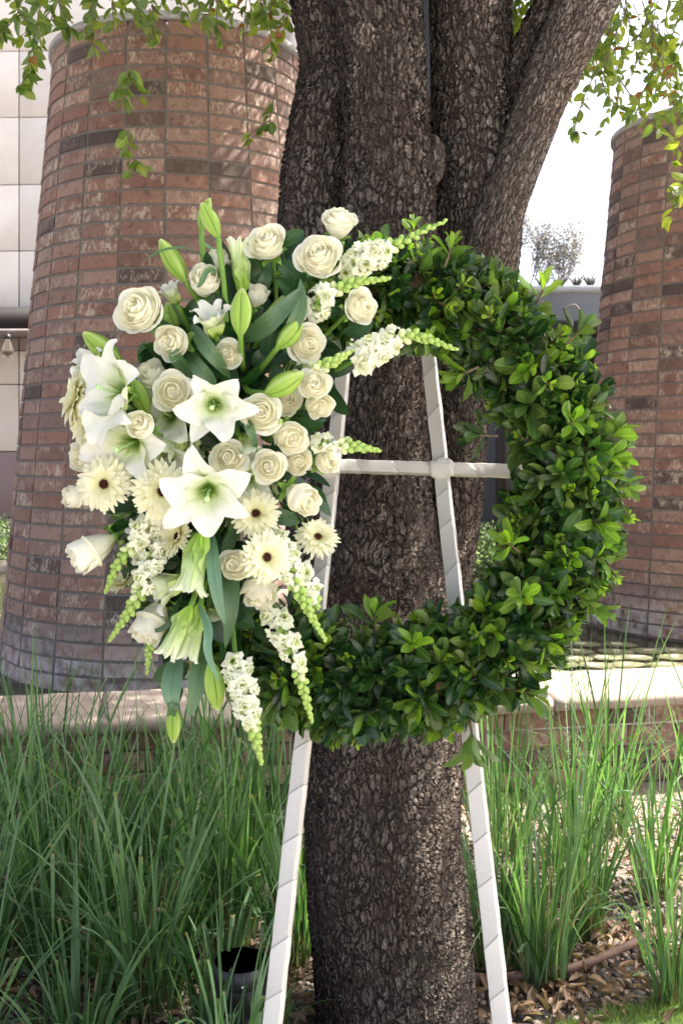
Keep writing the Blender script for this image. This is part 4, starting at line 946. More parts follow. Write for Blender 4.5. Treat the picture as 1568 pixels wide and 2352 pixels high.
for (x, y, dia, f, k, v, d, lab) in [
    (777, 512, 74, (.1, .75, .6), A_, 0, 1.66, 'topmost cream white rose, on its own stem before the trunk'),
    (614, 560, 80, (-.25, .45, .85), A_, 1, 1.64, 'cream rose at the upper edge before the brick tower, just left of the trunk'),
    (733, 592, 92, (-.15, .35, .95), A_, 2, 1.62, 'big cream rose below and left of the topmost rose'),
    (826, 705, 72, (.6, .15, .8), A_, 0, 1.62, 'cream rose turned right, under the upper snapdragon spike'),
    (704, 790, 74, (.35, -.05, .95), A_, 1, 1.60, 'cream rose with wide outer petals right of the round lily bud'),
    (471, 652, 74, (.1, .5, .8), B_, 0, 1.64, 'tall half open rose behind the small trumpet lily'),
    (503, 608, 62, (.2, .8, .5), B_, 1, 1.70, 'rose hidden behind the upright lily buds'),
    (322, 714, 98, (-.35, .2, .92), A_, 2, 1.60, 'large cream rose at the upper left edge of the spray'),
    (402, 786, 80, (-.3, -.1, .95), B_, 1, 1.60, 'half open rose just right and below the large upper left rose'),
    (591, 682, 50, (.35, .7, .6), B_, 0, 1.66, 'small frilled rose between two green lily buds'),
    (524, 815, 58, (-.05, .1, 1), A_, 0, 1.60, 'small round rose on dark leaves in the upper middle of the spray'),
    (355, 868, 70, (-.3, .5, .8), B_, 0, 1.62, 'rose with a broad pale petal, above the left front rose'),
    (398, 900, 80, (.1, .05, 1), A_, 1, 1.57, 'cream rose left of the uppermost star shaped lily'),
    (600, 950, 80, (.1, .1, 1), A_, 2, 1.56, 'white rose with tight spiral right of the uppermost star shaped lily'),
    (722, 884, 64, (0, .25, .95), A_, 0, 1.57, 'rose stacked on a second rose beside the left easel leg'),
    (730, 926, 66, (.25, -.35, .9), B_, 1, 1.61, 'cup shaped rose under another rose beside the left easel leg'),
    (655, 918, 66, (.3, .2, .9), A_, 2, 1.62, 'rose between two white roses below the horizontal lily bud'),
    (664, 1000, 78, (.25, -.3, .9), B_, 0, 1.59, 'yellowish rose under the round snapdragon tip'),
    (328, 980, 66, (-.2, .25, .92), B_, 1, 1.52, 'small rose bud between the two big left hand lilies'),
    (525, 1052, 70, (.05, .1, 1), A_, 1, 1.57, 'rose with green tinged heart between the two star lilies'),
    (618, 1072, 66, (-.05, .05, 1), A_, 0, 1.57, 'round rose in the middle with tight snail spiral'),
    (681, 1060, 66, (.25, .0, .95), B_, 1, 1.62, 'pale rose just right of the round spiral rose'),
    (745, 1062, 58, (.5, .2, .8), B_, 0, 1.66, 'rose at the left end of the easel crossbar'),
    (684, 1138, 78, (.55, -.35, .75), C_, 0, 1.60, 'egg shaped half closed rose leaning right over the left easel leg'),
    (205, 1050, 74, (-.6, .1, .75), B_, 1, 1.66, 'rose behind the lower left gerberas'),
    (190, 1140, 60, (-.8, .05, .6), C_, 1, 1.66, 'small rose at the far left, under a dark eyed gerbera'),
    (224, 1258, 90, (-.75, -.5, .45), C_, 0, 1.62, 'big closed rose hanging out left on a bare stem'),
    (546, 1296, 74, (-.2, .1, .95), B_, 0, 1.58, 'open cupped rose left of the lower right gerbera'),
    (598, 1345, 88, (.0, -.8, .6), B_, 1, 1.62, 'rose hanging face down below the lower right gerbera'),
    (355, 1415, 86, (-.35, -.75, .6), C_, 1, 1.64, 'smooth pale rose hanging at the lower left before the bricks'),
    (205, 868, 64, (-.5, .5, .7), B_, 0, 1.68, 'rose behind the upper left gerbera'),
    (640, 1120, 40, (.4, .2, .8), C_, 0, 1.72, 'little rose bud deep in the spray beside the egg shaped rose')]:
    rose(x, y, dia, f, k, v, d, lab)

# --- lilies
def lily_petal(L, Wd, phi, a0, a1, a2, seed, broad, cup=.35):
    rs = random.Random(seed); ph = rs.uniform(0, 6); tw_ = rs.uniform(-.3, .3)
    n = 24; ss = np.linspace(0, 1, n+1); al = np.interp(ss, [0, .45, .8, 1], [a0, a1*.85+a0*.15, a1, a2]); al = al
    rr = np.concatenate([[0], np.cumsum(np.sin((al[1:]+al[:-1])/2))/n])*L+.012*L; zz = np.concatenate([[0], np.cumsum(np.cos((al[1:]+al[:-1])/2))/n])*L
    def fn(u, v):
        r = np.interp(v, ss, rr); z = np.interp(v, ss, zz); a_ = np.interp(v, ss, al)
        w_ = Wd*L*.5*(np.clip(np.sin(np.pi*np.clip(v, 0, 1)**.82), 0, 1)**.72*(1-.12*v)+.10*(1-v)**2)
        w_ = np.where(v >= .999, .002*L, w_)
        off = cup*w_*u*u-.04*L*np.exp(-(u/.14)**2)*np.sin(np.pi*v)*.7+.05*L*np.sin(v*17+ph+u*1.5)*np.abs(u)**2*np.sin(np.pi*v)*(1.25 if broad else .6)+.03*L*np.sin(v*5+ph*2)*u
        nr = -np.cos(a_); nz = np.sin(a_)                     # normal towards the inside
        r2 = r+nr*off; z2 = z+nz*off; y = u*w_+tw_*w_*v
        # keep narrow throat wrapped
        return r2*np.cos(phi)-y*np.sin(phi), r2*np.sin(phi)+y*np.cos(phi), z2
    V, Fc, U = grid(fn, 8, 18); return V, Fc, U
def lily_set(kind, seed):
    out = []
    for k in range(6):
        br = k % 2 == 0; ph = k*math.pi/3+random.Random(seed*7+k).uniform(-.16, .16); q = random.Random(seed*13+k)
        if kind == 'star': a0, a1, a2, W_ = .5, 1.22+q.uniform(-.2, .2), 2.5+q.uniform(-1.0, .9), (.72 if br else .50)
        elif kind == 'trumpet': a0, a1, a2, W_ = .22, .55+q.uniform(-.1, .1), 1.9+q.uniform(-.3, .5), (.56 if br else .42)
        elif kind == 'bell': a0, a1, a2, W_ = .25, .22+q.uniform(-.05, .05), .85+q.uniform(-.2, .4), (.40 if br else .32)
        else: a0, a1, a2, W_ = .30, .10, .35+q.uniform(-.2, .5), (.30 if br else .26)
        V, Fc, U = lily_petal(q.uniform(.86, 1.08) if kind == 'star' else 1.0, W_, ph, a0, a1, a2, seed*17+k, br, {'star': .3, 'trumpet': .55, 'bell': .9, 'tight': 1.1}[kind])
        if not br: V[:, 2] -= .012
        out.append(mesh_from('petal', V, Fc, M_LILY if kind in ('star', 'trumpet') else M_LILYB, True, U))
    g = G(); L = {'star': .62, 'trumpet': .62, 'bell': .75, 'tight': .6}[kind]
    pth = bezier([(0, 0, 0), (.01, 0, L*.5), (.05, .03, L)], 10); g.add(*tube(pth, np.linspace(.022, .018, 11), 8)); g.add(*sphere(tuple(pth[-1]), .05, 9, 6, .6))
    pi_ = g.mesh('pistil', M_PISTIL); g = G()
    for k in range(6):
        a = k*1.047+.5; g.add(*tube(bezier([(0, 0, 0), (math.cos(a)*.05, math.sin(a)*.05, .2), (math.cos(a)*.13, math.sin(a)*.13, .40)], 6), .011, 6))
    return out, pi_, g.mesh('filaments', M_BUD)
LS = {(k, v): lily_set(k, s) for k, v, s in (('star', 0, 1), ('star', 1, 2), ('star', 2, 3), ('trumpet', 0, 4), ('trumpet', 1, 5), ('bell', 0, 6), ('bell', 1, 7), ('tight', 0, 8))}
def lily(x, y, Lpx, f, kind, var, d, label, spin=0, hk=.3, stem=None):
    p = P(x, y, d); s = Lpx*d/F*1.04; fd = facing(*f); M = frame(p, fd, spin, s)
    r = thing('lily', M, label, 'lily', 'white lilies in the flower spray'); out, pi_, fi_ = LS[(kind, var)]
    for m in out: link('petal', m, r, Matrix.Identity(4))
    link('pistil', pi_, r, Matrix.Identity(4)); link('filaments', fi_, r, Matrix.Identity(4))
    q = P(*stem) if stem else hub(p-fd*.05, hk); stem_to(r, p+fd*.003, q, .0045, bend=-fd*.02); return r
def strap(root, pts, wpx, d_, mat, name='leaf', face=(0, -1, 0), fold=.25, nv=16, wprof=None):
    """long leaf along world points; d_ is a typical depth for the width"""
    pth = bezier(pts, nv); T = np.gradient(pth, axis=0); T /= np.linalg.norm(T, axis=1)[:, None]
    sd = np.cross(T, np.array(face, float)); sd /= np.linalg.norm(sd, axis=1)[:, None]; nn = np.cross(sd, T); W_ = wpx*d_/F*.5
    def fn(u, v):
        i = np.clip((v*nv).round().astype(int), 0, nv); w_ = W_*(np.clip(np.sin(np.pi*np.clip(v, .0, 1)**.8), 0, 1)**.7+.06*(1-v))
        c = pth[i]+sd[i]*(u*w_)[:, None]+nn[i]*(np.abs(u)*w_*fold)[:, None]; return c[:, 0], c[:, 1], c[:, 2]
    V, Fc, U = grid(fn, 4, nv); return link(name, mesh_from(name, to_local(root, V), Fc, mat, True, U), root)
l1 = lily(300, 905, 145, (-.62, .05, .72), 'star', 0, 1.56, 'huge white lily facing left at the upper left, pistil pointing left', .35)
l2 = lily(318, 1010, 140, (-.42, -.30, .85), 'star', 1, 1.58, 'huge white lily at the left with drooping lower petals, beneath another huge lily', .15)
l3 = lily(494, 925, 116, (.02, -.28, .95), 'star', 2, 1.55, 'upper star shaped white lily with green throat facing the viewer', .95)
l4 = lily(480, 1118, 136, (.04, -.36, .93), 'star', 1, 1.535, 'lower star shaped white lily with green throat facing the viewer', .62)
l5 = lily(497, 775, 92, (-.12, .72, .62), 'trumpet', 0, 1.60, 'small white trumpet lily opening upward at the top of the spray', .2)
l6 = lily(432, 1000, 92, (-.75, -.45, .35), 'trumpet', 1, 1.62, 'white lily seen from the side between the two star lilies', .4)
l7 = lily(468, 1218, 150, (-.22, -.93, .22), 'bell', 0, 1.57, 'white bell shaped lily hanging straight down below the star lilies', .5, stem=(495, 1120, 1.7))
l8 = lily(430, 1330, 100, (-.85, -.3, .3), 'trumpet', 0, 1.62, 'white lily facing lower left behind the hanging bell lily', .9)
l9 = lily(408, 702, 60, (-.35, .75, .4), 'trumpet', 1, 1.66, 'white lily half hidden behind the large upper left rose', .9)
l10 = lily(440, 1390, 130, (-.42, -.85, .2), 'tight', 0, 1.58, 'green white lily hanging at the bottom left, just opening', .2, stem=(470, 1290, 1.72))
l11 = lily(462, 1382, 135, (-.22, -.95, .15), 'tight', 0, 1.62, 'green white lily just opening, right of its twin at the bottom left', 1.2, stem=(485, 1270, 1.74))
l12 = lily(558, 676, 128, (-.08, .98, .15), 'tight', 0, 1.66, 'tall upright green white lily with pointed opening tips', .3, stem=(560, 770, 1.74))
l13 = lily(480, 1392, 70, (.3, -.6, .6), 'trumpet', 1, 1.68, 'white lily petals peeping out under the hanging bell lily', .3)
lily(548, 1000, 88, (.45, -.7, .5), 'trumpet', 1, 1.60, 'white lily turned down right under the rose beside the upper star lily', .7)
lily(400, 960, 100, (-.35, .2, .9), 'star', 0, 1.64, 'white lily half covered by the cream rose and the upper star lily', 1.3)
lily(566, 1098, 92, (.35, .15, .9), 'star', 1, 1.645, 'white lily tucked under the round spiral rose, right of the lower star lily', 2.2)
lily(250, 960, 92, (-.5, .1, .8), 'star', 2, 1.64, 'white lily between and behind the two huge left lilies', 1.9)
lily(392, 1040, 95, (-.3, -.4, .8), 'star', 2, 1.63, 'white lily pushed in behind a gerbera and the lower star lily', .4)
lily(238, 868, 86, (-.45, .6, .6), 'trumpet', 0, 1.64, 'ruffled white lily behind the uppermost huge lily at the far left', .5)
lily(350, 1200, 70, (-.4, -.3, .8), 'trumpet', 1, 1.66, 'small white lily deep between snapdragons left of the bell lily', .9)
# lily buds
def bud_geo():
    n, ns = 18, 24; V = []; U = []
    for k in range(n+1):
        s = k/n; r = .5*(math.sin(math.pi*min(1, s*.93+.035)**.95))**.80
        for j in range(ns):
            a = 2*math.pi*j/ns; q = r*(1+.10*math.cos(3*a)-.10*math.exp(-(math.cos(1.5*a)/.18)**2))
            V.append([q*math.cos(a), q*math.sin(a), s]); U.append([j/ns, s])
    Fc = [[k*ns+j, k*ns+(j+1) % ns, (k+1)*ns+(j+1) % ns, (k+1)*ns+j] for k in range(n) for j in range(ns)]
    return np.array(V), np.array(Fc), np.array(U)
BUDV = bud_geo(); BUDM = mesh_from('bud', *BUDV[:2], M_BUD, True, BUDV[2])
def lbud(b, tp, wpx, d, label, stem=None, dt=None):
    p0 = P(b[0], b[1], d); p1 = P(tp[0], tp[1], dt or d); L = (p1-p0).length; M = frame(p0, p1-p0, random.uniform(0, 6), 1.0)
    r = thing('lily_bud', M, label, 'lily bud', 'green lily buds in the flower spray'); w_ = wpx*d/F*1.05
    link('bud', BUDM, r, Matrix.Diagonal((w_, w_, L, 1)))
    q = P(*stem) if stem else hub(p0, .35); stem_to(r, p0+(p1-p0)*.03, q, .0045, bend=(p0-p1)*.15)
    return r
b1 = lbud((502, 547), (463, 466), 36, 1.62, 'topmost lily bud leaning left before the bricks', (520, 780, 1.66))
b2 = lbud((462, 530), (482, 455), 30, 1.66, 'lily bud just behind the topmost bud', (480, 680, 1.70))
b3 = lbud((427, 646), (368, 550), 42, 1.64, 'fat lily bud leaning left at the upper left, under a long arching leaf', (470, 720, 1.7))
b4 = lbud((552, 772), (556, 662), 46, 1.56, 'upright yellow green lily bud in front of the big dark leaf', (560, 850, 1.68))
b5 = lbud((636, 800), (693, 733), 42, 1.58, 'round lily bud pointing up right beside a rose', (590, 860, 1.7))
b6 = lbud((608, 905), (697, 855), 50, 1.56, 'plump horizontal lily bud pointing right in the middle of the spray', (560, 880, 1.7))
b7 = lbud((276, 826), (192, 764), 46, 1.62, 'lily bud sticking out left above the huge lilies', (330, 870, 1.72))
b8 = lbud((340, 950), (308, 870), 40, 1.60, 'green lily bud between the huge left lilies and a cream rose', (370, 1000, 1.7))
b9 = lbud((600, 775), (650, 680), 38, 1.68, 'slender lily bud behind the big dark leaf', (570, 820, 1.75))
b10 = lbud((484, 1518), (500, 1632), 44, 1.60, 'long lily bud hanging below the spray between dark leaves', (470, 1380, 1.72))
b11 = lbud((402, 1620), (399, 1706), 34, 1.62, 'lowest small lily bud hanging before the wall', (430, 1440, 1.72))
b12 = lbud((405, 760), (385, 695), 36, 1.70, 'green lily bud behind the large upper left rose', (430, 820, 1.75))
# long leaves on the lilies and buds
S_ = lambda root, px, w_, mat=M_LILYLEAF, **k: strap(root, [P(*q) for q in px], w_, 1.6, mat, **k)
S_(b4, [(552, 780, 1.66), (600, 755, 1.58), (650, 710, 1.56), (700, 655, 1.6)], 44); S_(b5, [(640, 830, 1.68), (668, 760, 1.58), (692, 700, 1.58), (690, 640, 1.6)], 32)
S_(b2, [(478, 595, 1.66), (430, 572, 1.62), (375, 575, 1.6), (332, 600, 1.58)], 14, face=(0, -.6, .8)); S_(l7, [(487, 1225, 1.6), (490, 1290, 1.55), (500, 1370, 1.53), (517, 1435, 1.54)], 30, M_GLAUC)
S_(l11, [(512, 1270, 1.68), (530, 1330, 1.6), (530, 1410, 1.58), (517, 1490, 1.6)], 38); S_(l10, [(410, 1505, 1.66), (398, 1550, 1.62), (395, 1600, 1.6), (405, 1640, 1.62)], 46, M_GLAUC)
S_(b10, [(478, 1470, 1.68), (462, 1530, 1.62), (450, 1590, 1.6), (432, 1650, 1.6)], 44); S_(b11, [(420, 1580, 1.64), (400, 1620, 1.6), (392, 1650, 1.62), (384, 1668, 1.64)], 20)
S_(l11, [(455, 1385, 1.6), (478, 1440, 1.55), (478, 1500, 1.53), (505, 1570, 1.53)], 20, M_GLAUC); S_(l5, [(440, 745, 1.66), (470, 790, 1.58), (500, 830, 1.58), (530, 870, 1.62)], 34)
S_(l5, [(500, 1000, 1.7), (430, 860, 1.62), (400, 810, 1.58), (420, 780, 1.6)], 30); S_(l3, [(430, 800, 1.68), (452, 840, 1.58), (480, 870, 1.58), (500, 905, 1.6)], 34)
S_(l3, [(540, 960, 1.66), (565, 970, 1.56), (580, 1000, 1.55), (590, 1040, 1.58)], 22); S_(b1, [(512, 640, 1.66), (480, 620, 1.6), (462, 650, 1.58), (452, 660, 1.6)], 14); S_(b6, [(640, 690, 1.75), (700, 655, 1.7), (640, 640, 1.7), (610, 630, 1.72)], 22)
S_(l12, [(560, 760, 1.72), (585, 700, 1.7), (610, 640, 1.68), (622, 590, 1.7)], 34); S_(l9, [(425, 720, 1.7), (450, 700, 1.66), (470, 715, 1.66), (490, 740, 1.7)], 30)
S_(l4, [(560, 1190, 1.7), (520, 1260, 1.64), (500, 1330, 1.66), (505, 1400, 1.7)], 30); S_(l8, [(420, 1360, 1.66), (395, 1420, 1.6), (370, 1445, 1.6), (330, 1450, 1.62)], 14)

# --- gerberas
def gerb_set(seed, cupd=.12):
    rs = random.Random(seed); g = G()
    for lay, (n, L, z0, rise) in enumerate(((26, 1.0, -.05, cupd), (26, .93, -.01, cupd+.1), (20, .70, .02, cupd+.28))):
        for k in range(n):
            a = 2*math.pi*(k+lay*.5)/n+rs.uniform(-.06, .06); l_ = L*rs.uniform(.88, 1.05); w_ = .105*rs.uniform(.85, 1.1); rz = rise+rs.uniform(-.07, .07); dr = rs.uniform(.05, .22)
            def fn(u, v):
                r_ = .17+(l_-.17)*v; ww = w_*np.clip(np.sin(np.pi*np.clip(v*.8+.12, 0, 1)), 0, 1)**.6; ww = np.where(v > .99, ww*.55, ww)
                z = z0+rz*v-dr*v**3+.028*np.abs(u)*np.sin(np.pi*v); return r_*np.cos(a)-u*ww*np.sin(a), r_*np.sin(a)+u*ww*np.cos(a), z
            V, Fc, U = grid(fn, 2, 6); g.add(V, Fc, U, rs.random())
    for k in range(36):
        a = k*.1745+rs.uniform(-.05, .05); l_ = rs.uniform(.3, .42)
        def fn(u, v):
            r_ = .15+(l_-.15)*v; ww = .02*(1-v*.5); return r_*np.cos(a)-u*ww*np.sin(a), r_*np.sin(a)+u*ww*np.cos(a), .02+.16*v
        V, Fc, U = grid(fn, 1, 3); g.add(V, Fc, U, rs.random())
    ray = g.mesh('ray_petals', M_GERB); g = G()
    V, Fc, U = sphere((0, 0, .0), .17, 16, 8, .35); g.add(V, Fc, U)
    for k in range(46):
        a = rs.uniform(0, 6.283); r_ = rs.uniform(.13, .185); g.add(*tube([(r_*math.cos(a), r_*math.sin(a), .02), (r_*1.1*math.cos(a), r_*1.1*math.sin(a), .09)], .008, 4))
    ring = g.mesh('pollen_ring', M_GRING); g = G()
    for k in range(60):
        a = k*2.4; r_ = .15*math.sqrt(k/60); g.add(*sphere((r_*math.cos(a), r_*math.sin(a), .062), .026, 6, 4, 1.4))
    eye = g.mesh('eye', M_GEYE); g = G()
    V, Fc, U = sphere((0, 0, -.10), .2, 12, 6, .7); g.add(V, Fc, U); return ray, ring, eye, g.mesh('green_cup', M_STEM)
GS = [gerb_set(1), gerb_set(2, .05), gerb_set(3, .3)]
def gerbera(x, y, r_, f, v, d, label, hk=.35):
    p = P(x, y, d); s = r_*d/F*1.14; fd = facing(*f); M = frame(p, fd, random.uniform(0, 6), s); o = thing('gerbera', M, label, 'gerbera', 'cream gerbera daisies in the flower spray')
    for nm, m in zip(('ray_petals', 'pollen_ring', 'eye', 'green_cup'), GS[v]): link(nm, m, o, Matrix.Identity(4), kind='stuff' if nm == 'ray_petals' else None)
    b = p-fd*s*.2; stem_to(o, b, hub(b-fd*.03, hk), .0032, bend=-fd*.035)
for a in ((176, 912, 66, (-.85, .25, .42), 0, 1.62, 'gerbera facing left at the far upper left edge'), (200, 975, 62, (-.75, .1, .6), 1, 1.60, 'gerbera just below the far left one, facing left'),
          (240, 1112, 60, (-.1, .05, 1), 0, 1.56, 'gerbera with dark round eye facing the viewer at the lower left'), (372, 1128, 66, (.45, -.05, .85), 1, 1.55, 'gerbera left of the lower star lily, seen half from the side'),
          (588, 1180, 54, (.0, .35, .85), 0, 1.58, 'gerbera tucked under the right petal of the lower star lily'), (730, 1234, 48, (.15, .6, .65), 1, 1.62, 'gerbera lying flat over the left easel leg'),
          (612, 1280, 56, (.42, .15, .85), 0, 1.54, 'gerbera above the face down rose'), (408, 1232, 48, (-.55, .3, .6), 2, 1.60, 'small gerbera seen from the side left of the bell lily'),
          (284, 1340, 34, (-.3, .6, .3), 2, 1.66, 'tiny yellowish gerbera at the lower left before the bricks'), (318, 1098, 44, (-.3, .4, .8), 2, 1.66, 'gerbera mostly hidden between the huge lily and another gerbera')):
    gerbera(*a)

# --- snapdragons
def floret_set(seed):
    rs = random.Random(seed); g = G()
    def lobes(ph, n, R0, zb, wob):
        def fn(u, v):
            a = ph+u*math.pi; r_ = .16+(R0*(1+.22*np.cos(n*a))-.16)*v**1.3
            z = zb+.75*np.sqrt(v)-.35*v**3+wob*np.sin(a*(n+2)+seed)*v*v; return r_*np.cos(a), r_*np.sin(a)*.8, z
        return grid(fn, 20, 6)
    g.add(*lobes(0, 5, .62, 0, .12)); g.add(*lobes(.6, 3, .40, .12, .10)); g.add(*lobes(1.3, 2, .2, .25, .05))
    pet = g.mesh('floret', M_SNAP); g = G()
    g.add(*sphere((0, 0, .05), .2, 8, 5, 1.2)); return pet, g.mesh('calyx', M_SBUD)
FL = [floret_set(k) for k in range(3)]
V, Fc, U = sphere((0, 0, .5), .36, 9, 7, 1.45); SB = mesh_from('bud', V, Fc, M_SBUD, True, U)
SBP = mesh_from('bud', V, Fc, green_mat('pale_bud', (.5, .62, .2), (.8, .84, .55), .5, (4, 4, 1), .25), True, U)
def snap(pts, label, nf, nb, fs=.036, bs=.0118, f0=0.05, f1=.5, seed=0, gap=0.):
    rs = random.Random(seed); W_ = [P(*q) for q in pts]; pth = bezier(W_, 40); M = Matrix.Translation(W_[0])
    r = thing('snapdragon', M, label, 'snapdragon', 'white snapdragon spikes in the flower spray')
    V, Fc, U = tube(to_local(r, pth), np.linspace(.0042, .0018, 41), 8); link('stem', mesh_from('stem', V, Fc, M_STEM, True, U), r)
    def at(t_): i = min(39, int(t_*40)); q = t_*40-i; return Vector(pth[i]*(1-q)+pth[i+1]*q), Vector(pth[i+1]-pth[i]).normalized()
    Mi = ROOTM[r.name].inverted(); ang = rs.uniform(0, 6)
    nf = int(nf*.85+.5)
    for k in range(nf):
        t_ = f0+(f1-f0)*(k+.5)/nf; p, T = at(t_); ang += 2.4; e1 = T.orthogonal().normalized(); e2 = T.cross(e1)
        side = e1*math.cos(ang)+e2*math.sin(ang)
        if side.y > .3: side.y *= -1
        d = (side+T*.25+Vector((0, -.25, -.15))).normalized(); s = fs*rs.uniform(.8, 1.15)*(1-.25*k/max(1, nf))
        Mf = Mi @ frame(p+d*.004, d, rs.uniform(0, 6), s); pe_, ca = FL[rs.randrange(3)]; f_ = link('floret', pe_, r, Mf); link('calyx', ca, f_, Matrix.Identity(4))
    for k in range(nb):
        q = (k+.3)/nb; t_ = f1+(1-f1)*q; p, T = at(min(.999, t_)); ang += 2.4; e1 = T.orthogonal().normalized(); e2 = T.cross(e1)
        d = ((e1*math.cos(ang)+e2*math.sin(ang))*(1.05-.85*q)+T*(.55+.5*q)).normalized(); s = bs*(1.45-.75*q)*rs.uniform(.9, 1.1)
        link('bud', SBP if q < .22 and rs.random() < .6 else SB, r, Mi @ frame(p, d, 0, s))
snap([(690, 735, 1.66), (745, 682, 1.6), (810, 650, 1.58), (890, 640, 1.58)], 'upper snapdragon spike curving right below the big cream rose', 7, 26, f1=.42, seed=1)
snap([(770, 850, 1.68), (850, 810, 1.6), (940, 770, 1.58), (1046, 802, 1.58)], 'long snapdragon spike reaching right across the wreath hole top', 13, 24, f0=.2, f1=.55, seed=2)
snap([(690, 860, 1.64), (730, 845, 1.58), (770, 828, 1.57), (805, 808, 1.58)], 'short green snapdragon spike above the stacked roses', 3, 26, f1=.25, seed=3)
snap([(790, 630, 1.66), (840, 590, 1.62), (900, 565, 1.62), (1022, 508, 1.64)], 'snapdragon spike lying among the top leaves right of the topmost rose', 13, 20, f0=.02, f1=.6, seed=4)
snap([(680, 1030, 1.66), (740, 1020, 1.6), (800, 1022, 1.58), (866, 1034, 1.58)], 'snapdragon spike pointing right above the easel crossbar', 7, 26, f0=.1, f1=.55, fs=.022, seed=5)
snap([(620, 1010, 1.66), (635, 985, 1.6), (645, 965, 1.55)], 'stubby green snapdragon tip above the yellowish rose', 0, 24, f1=.3, bs=.009, seed=6)
snap([(372, 1160, 1.64), (330, 1220, 1.6), (275, 1290, 1.6), (243, 1358, 1.62)], 'leftmost snapdragon spike hanging down at the left', 10, 28, f0=0, f1=.42, seed=7)
snap([(390, 1200, 1.64), (350, 1290, 1.6), (305, 1390, 1.6), (255, 1467, 1.62)], 'second snapdragon spike hanging left, longer and lower', 11, 32, f0=.05, f1=.5, seed=8)
snap([(355, 1430, 1.66), (345, 1480, 1.64), (338, 1545, 1.64)], 'short green snapdragon tip hanging under the smooth pale rose', 0, 26, f1=.2, bs=.010, seed=9)
snap([(534, 1440, 1.66), (545, 1530, 1.6), (572, 1630, 1.58), (600, 1752, 1.6)], 'lowest snapdragon spike with dense white florets hanging at the bottom', 17, 30, f0=.28, f1=.72, fs=.032, seed=10)
snap([(625, 1220, 1.64), (662, 1300, 1.58), (702, 1390, 1.57), (745, 1468, 1.58)], 'snapdragon spike hanging along the left easel leg', 14, 34, f0=0, f1=.42, seed=11)
snap([(622, 1380, 1.66), (655, 1450, 1.6), (690, 1560, 1.58), (716, 1656, 1.6)], 'snapdragon spike hanging over the lower left wreath leaves', 9, 28, f0=.1, f1=.55, seed=12)
snap([(640, 1260, 1.68), (680, 1310, 1.62), (705, 1350, 1.6), (728, 1392, 1.6)], 'short snapdragon spike of white florets touching the left easel leg', 8, 8, f0=.1, f1=.8, seed=13)
snap([(450, 1060, 1.72), (425, 1040, 1.66), (450, 1010, 1.64)], 'cluster of snapdragon florets behind the upper star lily', 9, 2, f0=0, f1=.95, fs=.024, seed=14)
snap([(380, 1160, 1.66), (350, 1190, 1.62), (330, 1260, 1.62), (320, 1330, 1.64)], 'snapdragon florets under the half side gerbera', 12, 6, f0=0, f1=.9, seed=15)

# --- dark foliage between the flowers
fo = thing('foliage_spray', P(520, 1020, 1.78), 'dark green rose and lily foliage packed between the white flowers', 'foliage')
def broad(Wd, curl, fold):
    def fn(u, v):
        w_ = Wd*.5*np.clip(np.sin(np.pi*v**.9), 0, 1)**.75+.006; jag = 1+.05*np.sin(v*60); return v, u*w_*jag, np.abs(u)*w_*fold-curl*v*v+.03*np.sin(v*5)
    return grid(fn, 4, 8)
BRM = [mesh_from('foliage_leaf', *q[:2], m, True, q[2]) for q in (broad(.62, .15, .3), broad(.55, .35, .2), broad(.5, -.1, .4)) for m in (M_ROSELEAF, M_LILYLEAF)]
Mi = ROOTM[fo.name].inverted(); cnt = 0
EL = [((490, 1060), 215, 330, 150), ((590, 770), 200, 185, 80), ((480, 1380), 140, 160, 50)]
for (c, rx, ry, n) in EL:
    for k in range(n):
        a = random.uniform(0, 6.283); r_ = random.random()**.6; x = c[0]+rx*math.cos(a)*r_; y = c[1]+ry*math.sin(a)*r_
        p = P(x, y, random.uniform(1.655, 1.78)); s = random.uniform(.045, .075)
        ou = Vector((math.cos(a), random.uniform(-.9, .1), -math.sin(a)))*.9+Vector((random.uniform(-.7, .7), 0, random.uniform(-.7, .7)))
        M = leafM(p, ou, s); zc = Vector(M.col[2][:3])
        if zc.y > 0: M = M @ Matrix.Rotation(math.pi, 4, 'X')
        link('leaf', random.choice(BRM), fo, Mi @ M)
for (x, y, s, ax) in ((735, 845, .045, (.5, -.2, -.8)), (500, 840, .06, (.5, -.4, -.5)), (470, 860, .06, (-.6, -.5, .2)), (545, 880, .055, (.7, -.4, .2)), (580, 840, .05, (.6, -.4, .5)), (640, 560, .05, (.7, -.2, .3)), (630, 640, .055, (.8, -.3, -.5)), (790, 620, .06, (.5, -.3, -.9)), (770, 700, .06, (.8, -.3, -.3)), (640, 600, .05, (.6, -.2, -.6)),
                    (330, 1020, .05, (.6, -.3, -.1)), (340, 800, .05, (-.2, -.3, -.8)), (640, 1110, .05, (.6, -.3, -.5)), (620, 1180, .05, (.8, -.1, -.2)), (285, 1190, .05, (-.4, -.2, -.8))):
    M = leafM(P(x, y, 1.66), ax, s)
    if M.col[2][1] > 0: M = M @ Matrix.Rotation(math.pi, 4, 'X')
    link('leaf', random.choice(BRM), fo, Mi @ M)
g = G()
for k in range(60):
    x = random.uniform(380, 740); y = random.uniform(760, 1400); q = P(x, y, random.uniform(1.66, 1.76)); V, Fc, U = tube(bezier([q, q.lerp(HUB, .3)+Vector((random.uniform(-.02, .02), 0, random.uniform(-.02, .02))), q.lerp(HUB, .6)], 6), .002, 6); g.add(to_local(fo, V), Fc, U)
link('stems', g.mesh('stems', M_STEM), fo, kind='stuff')

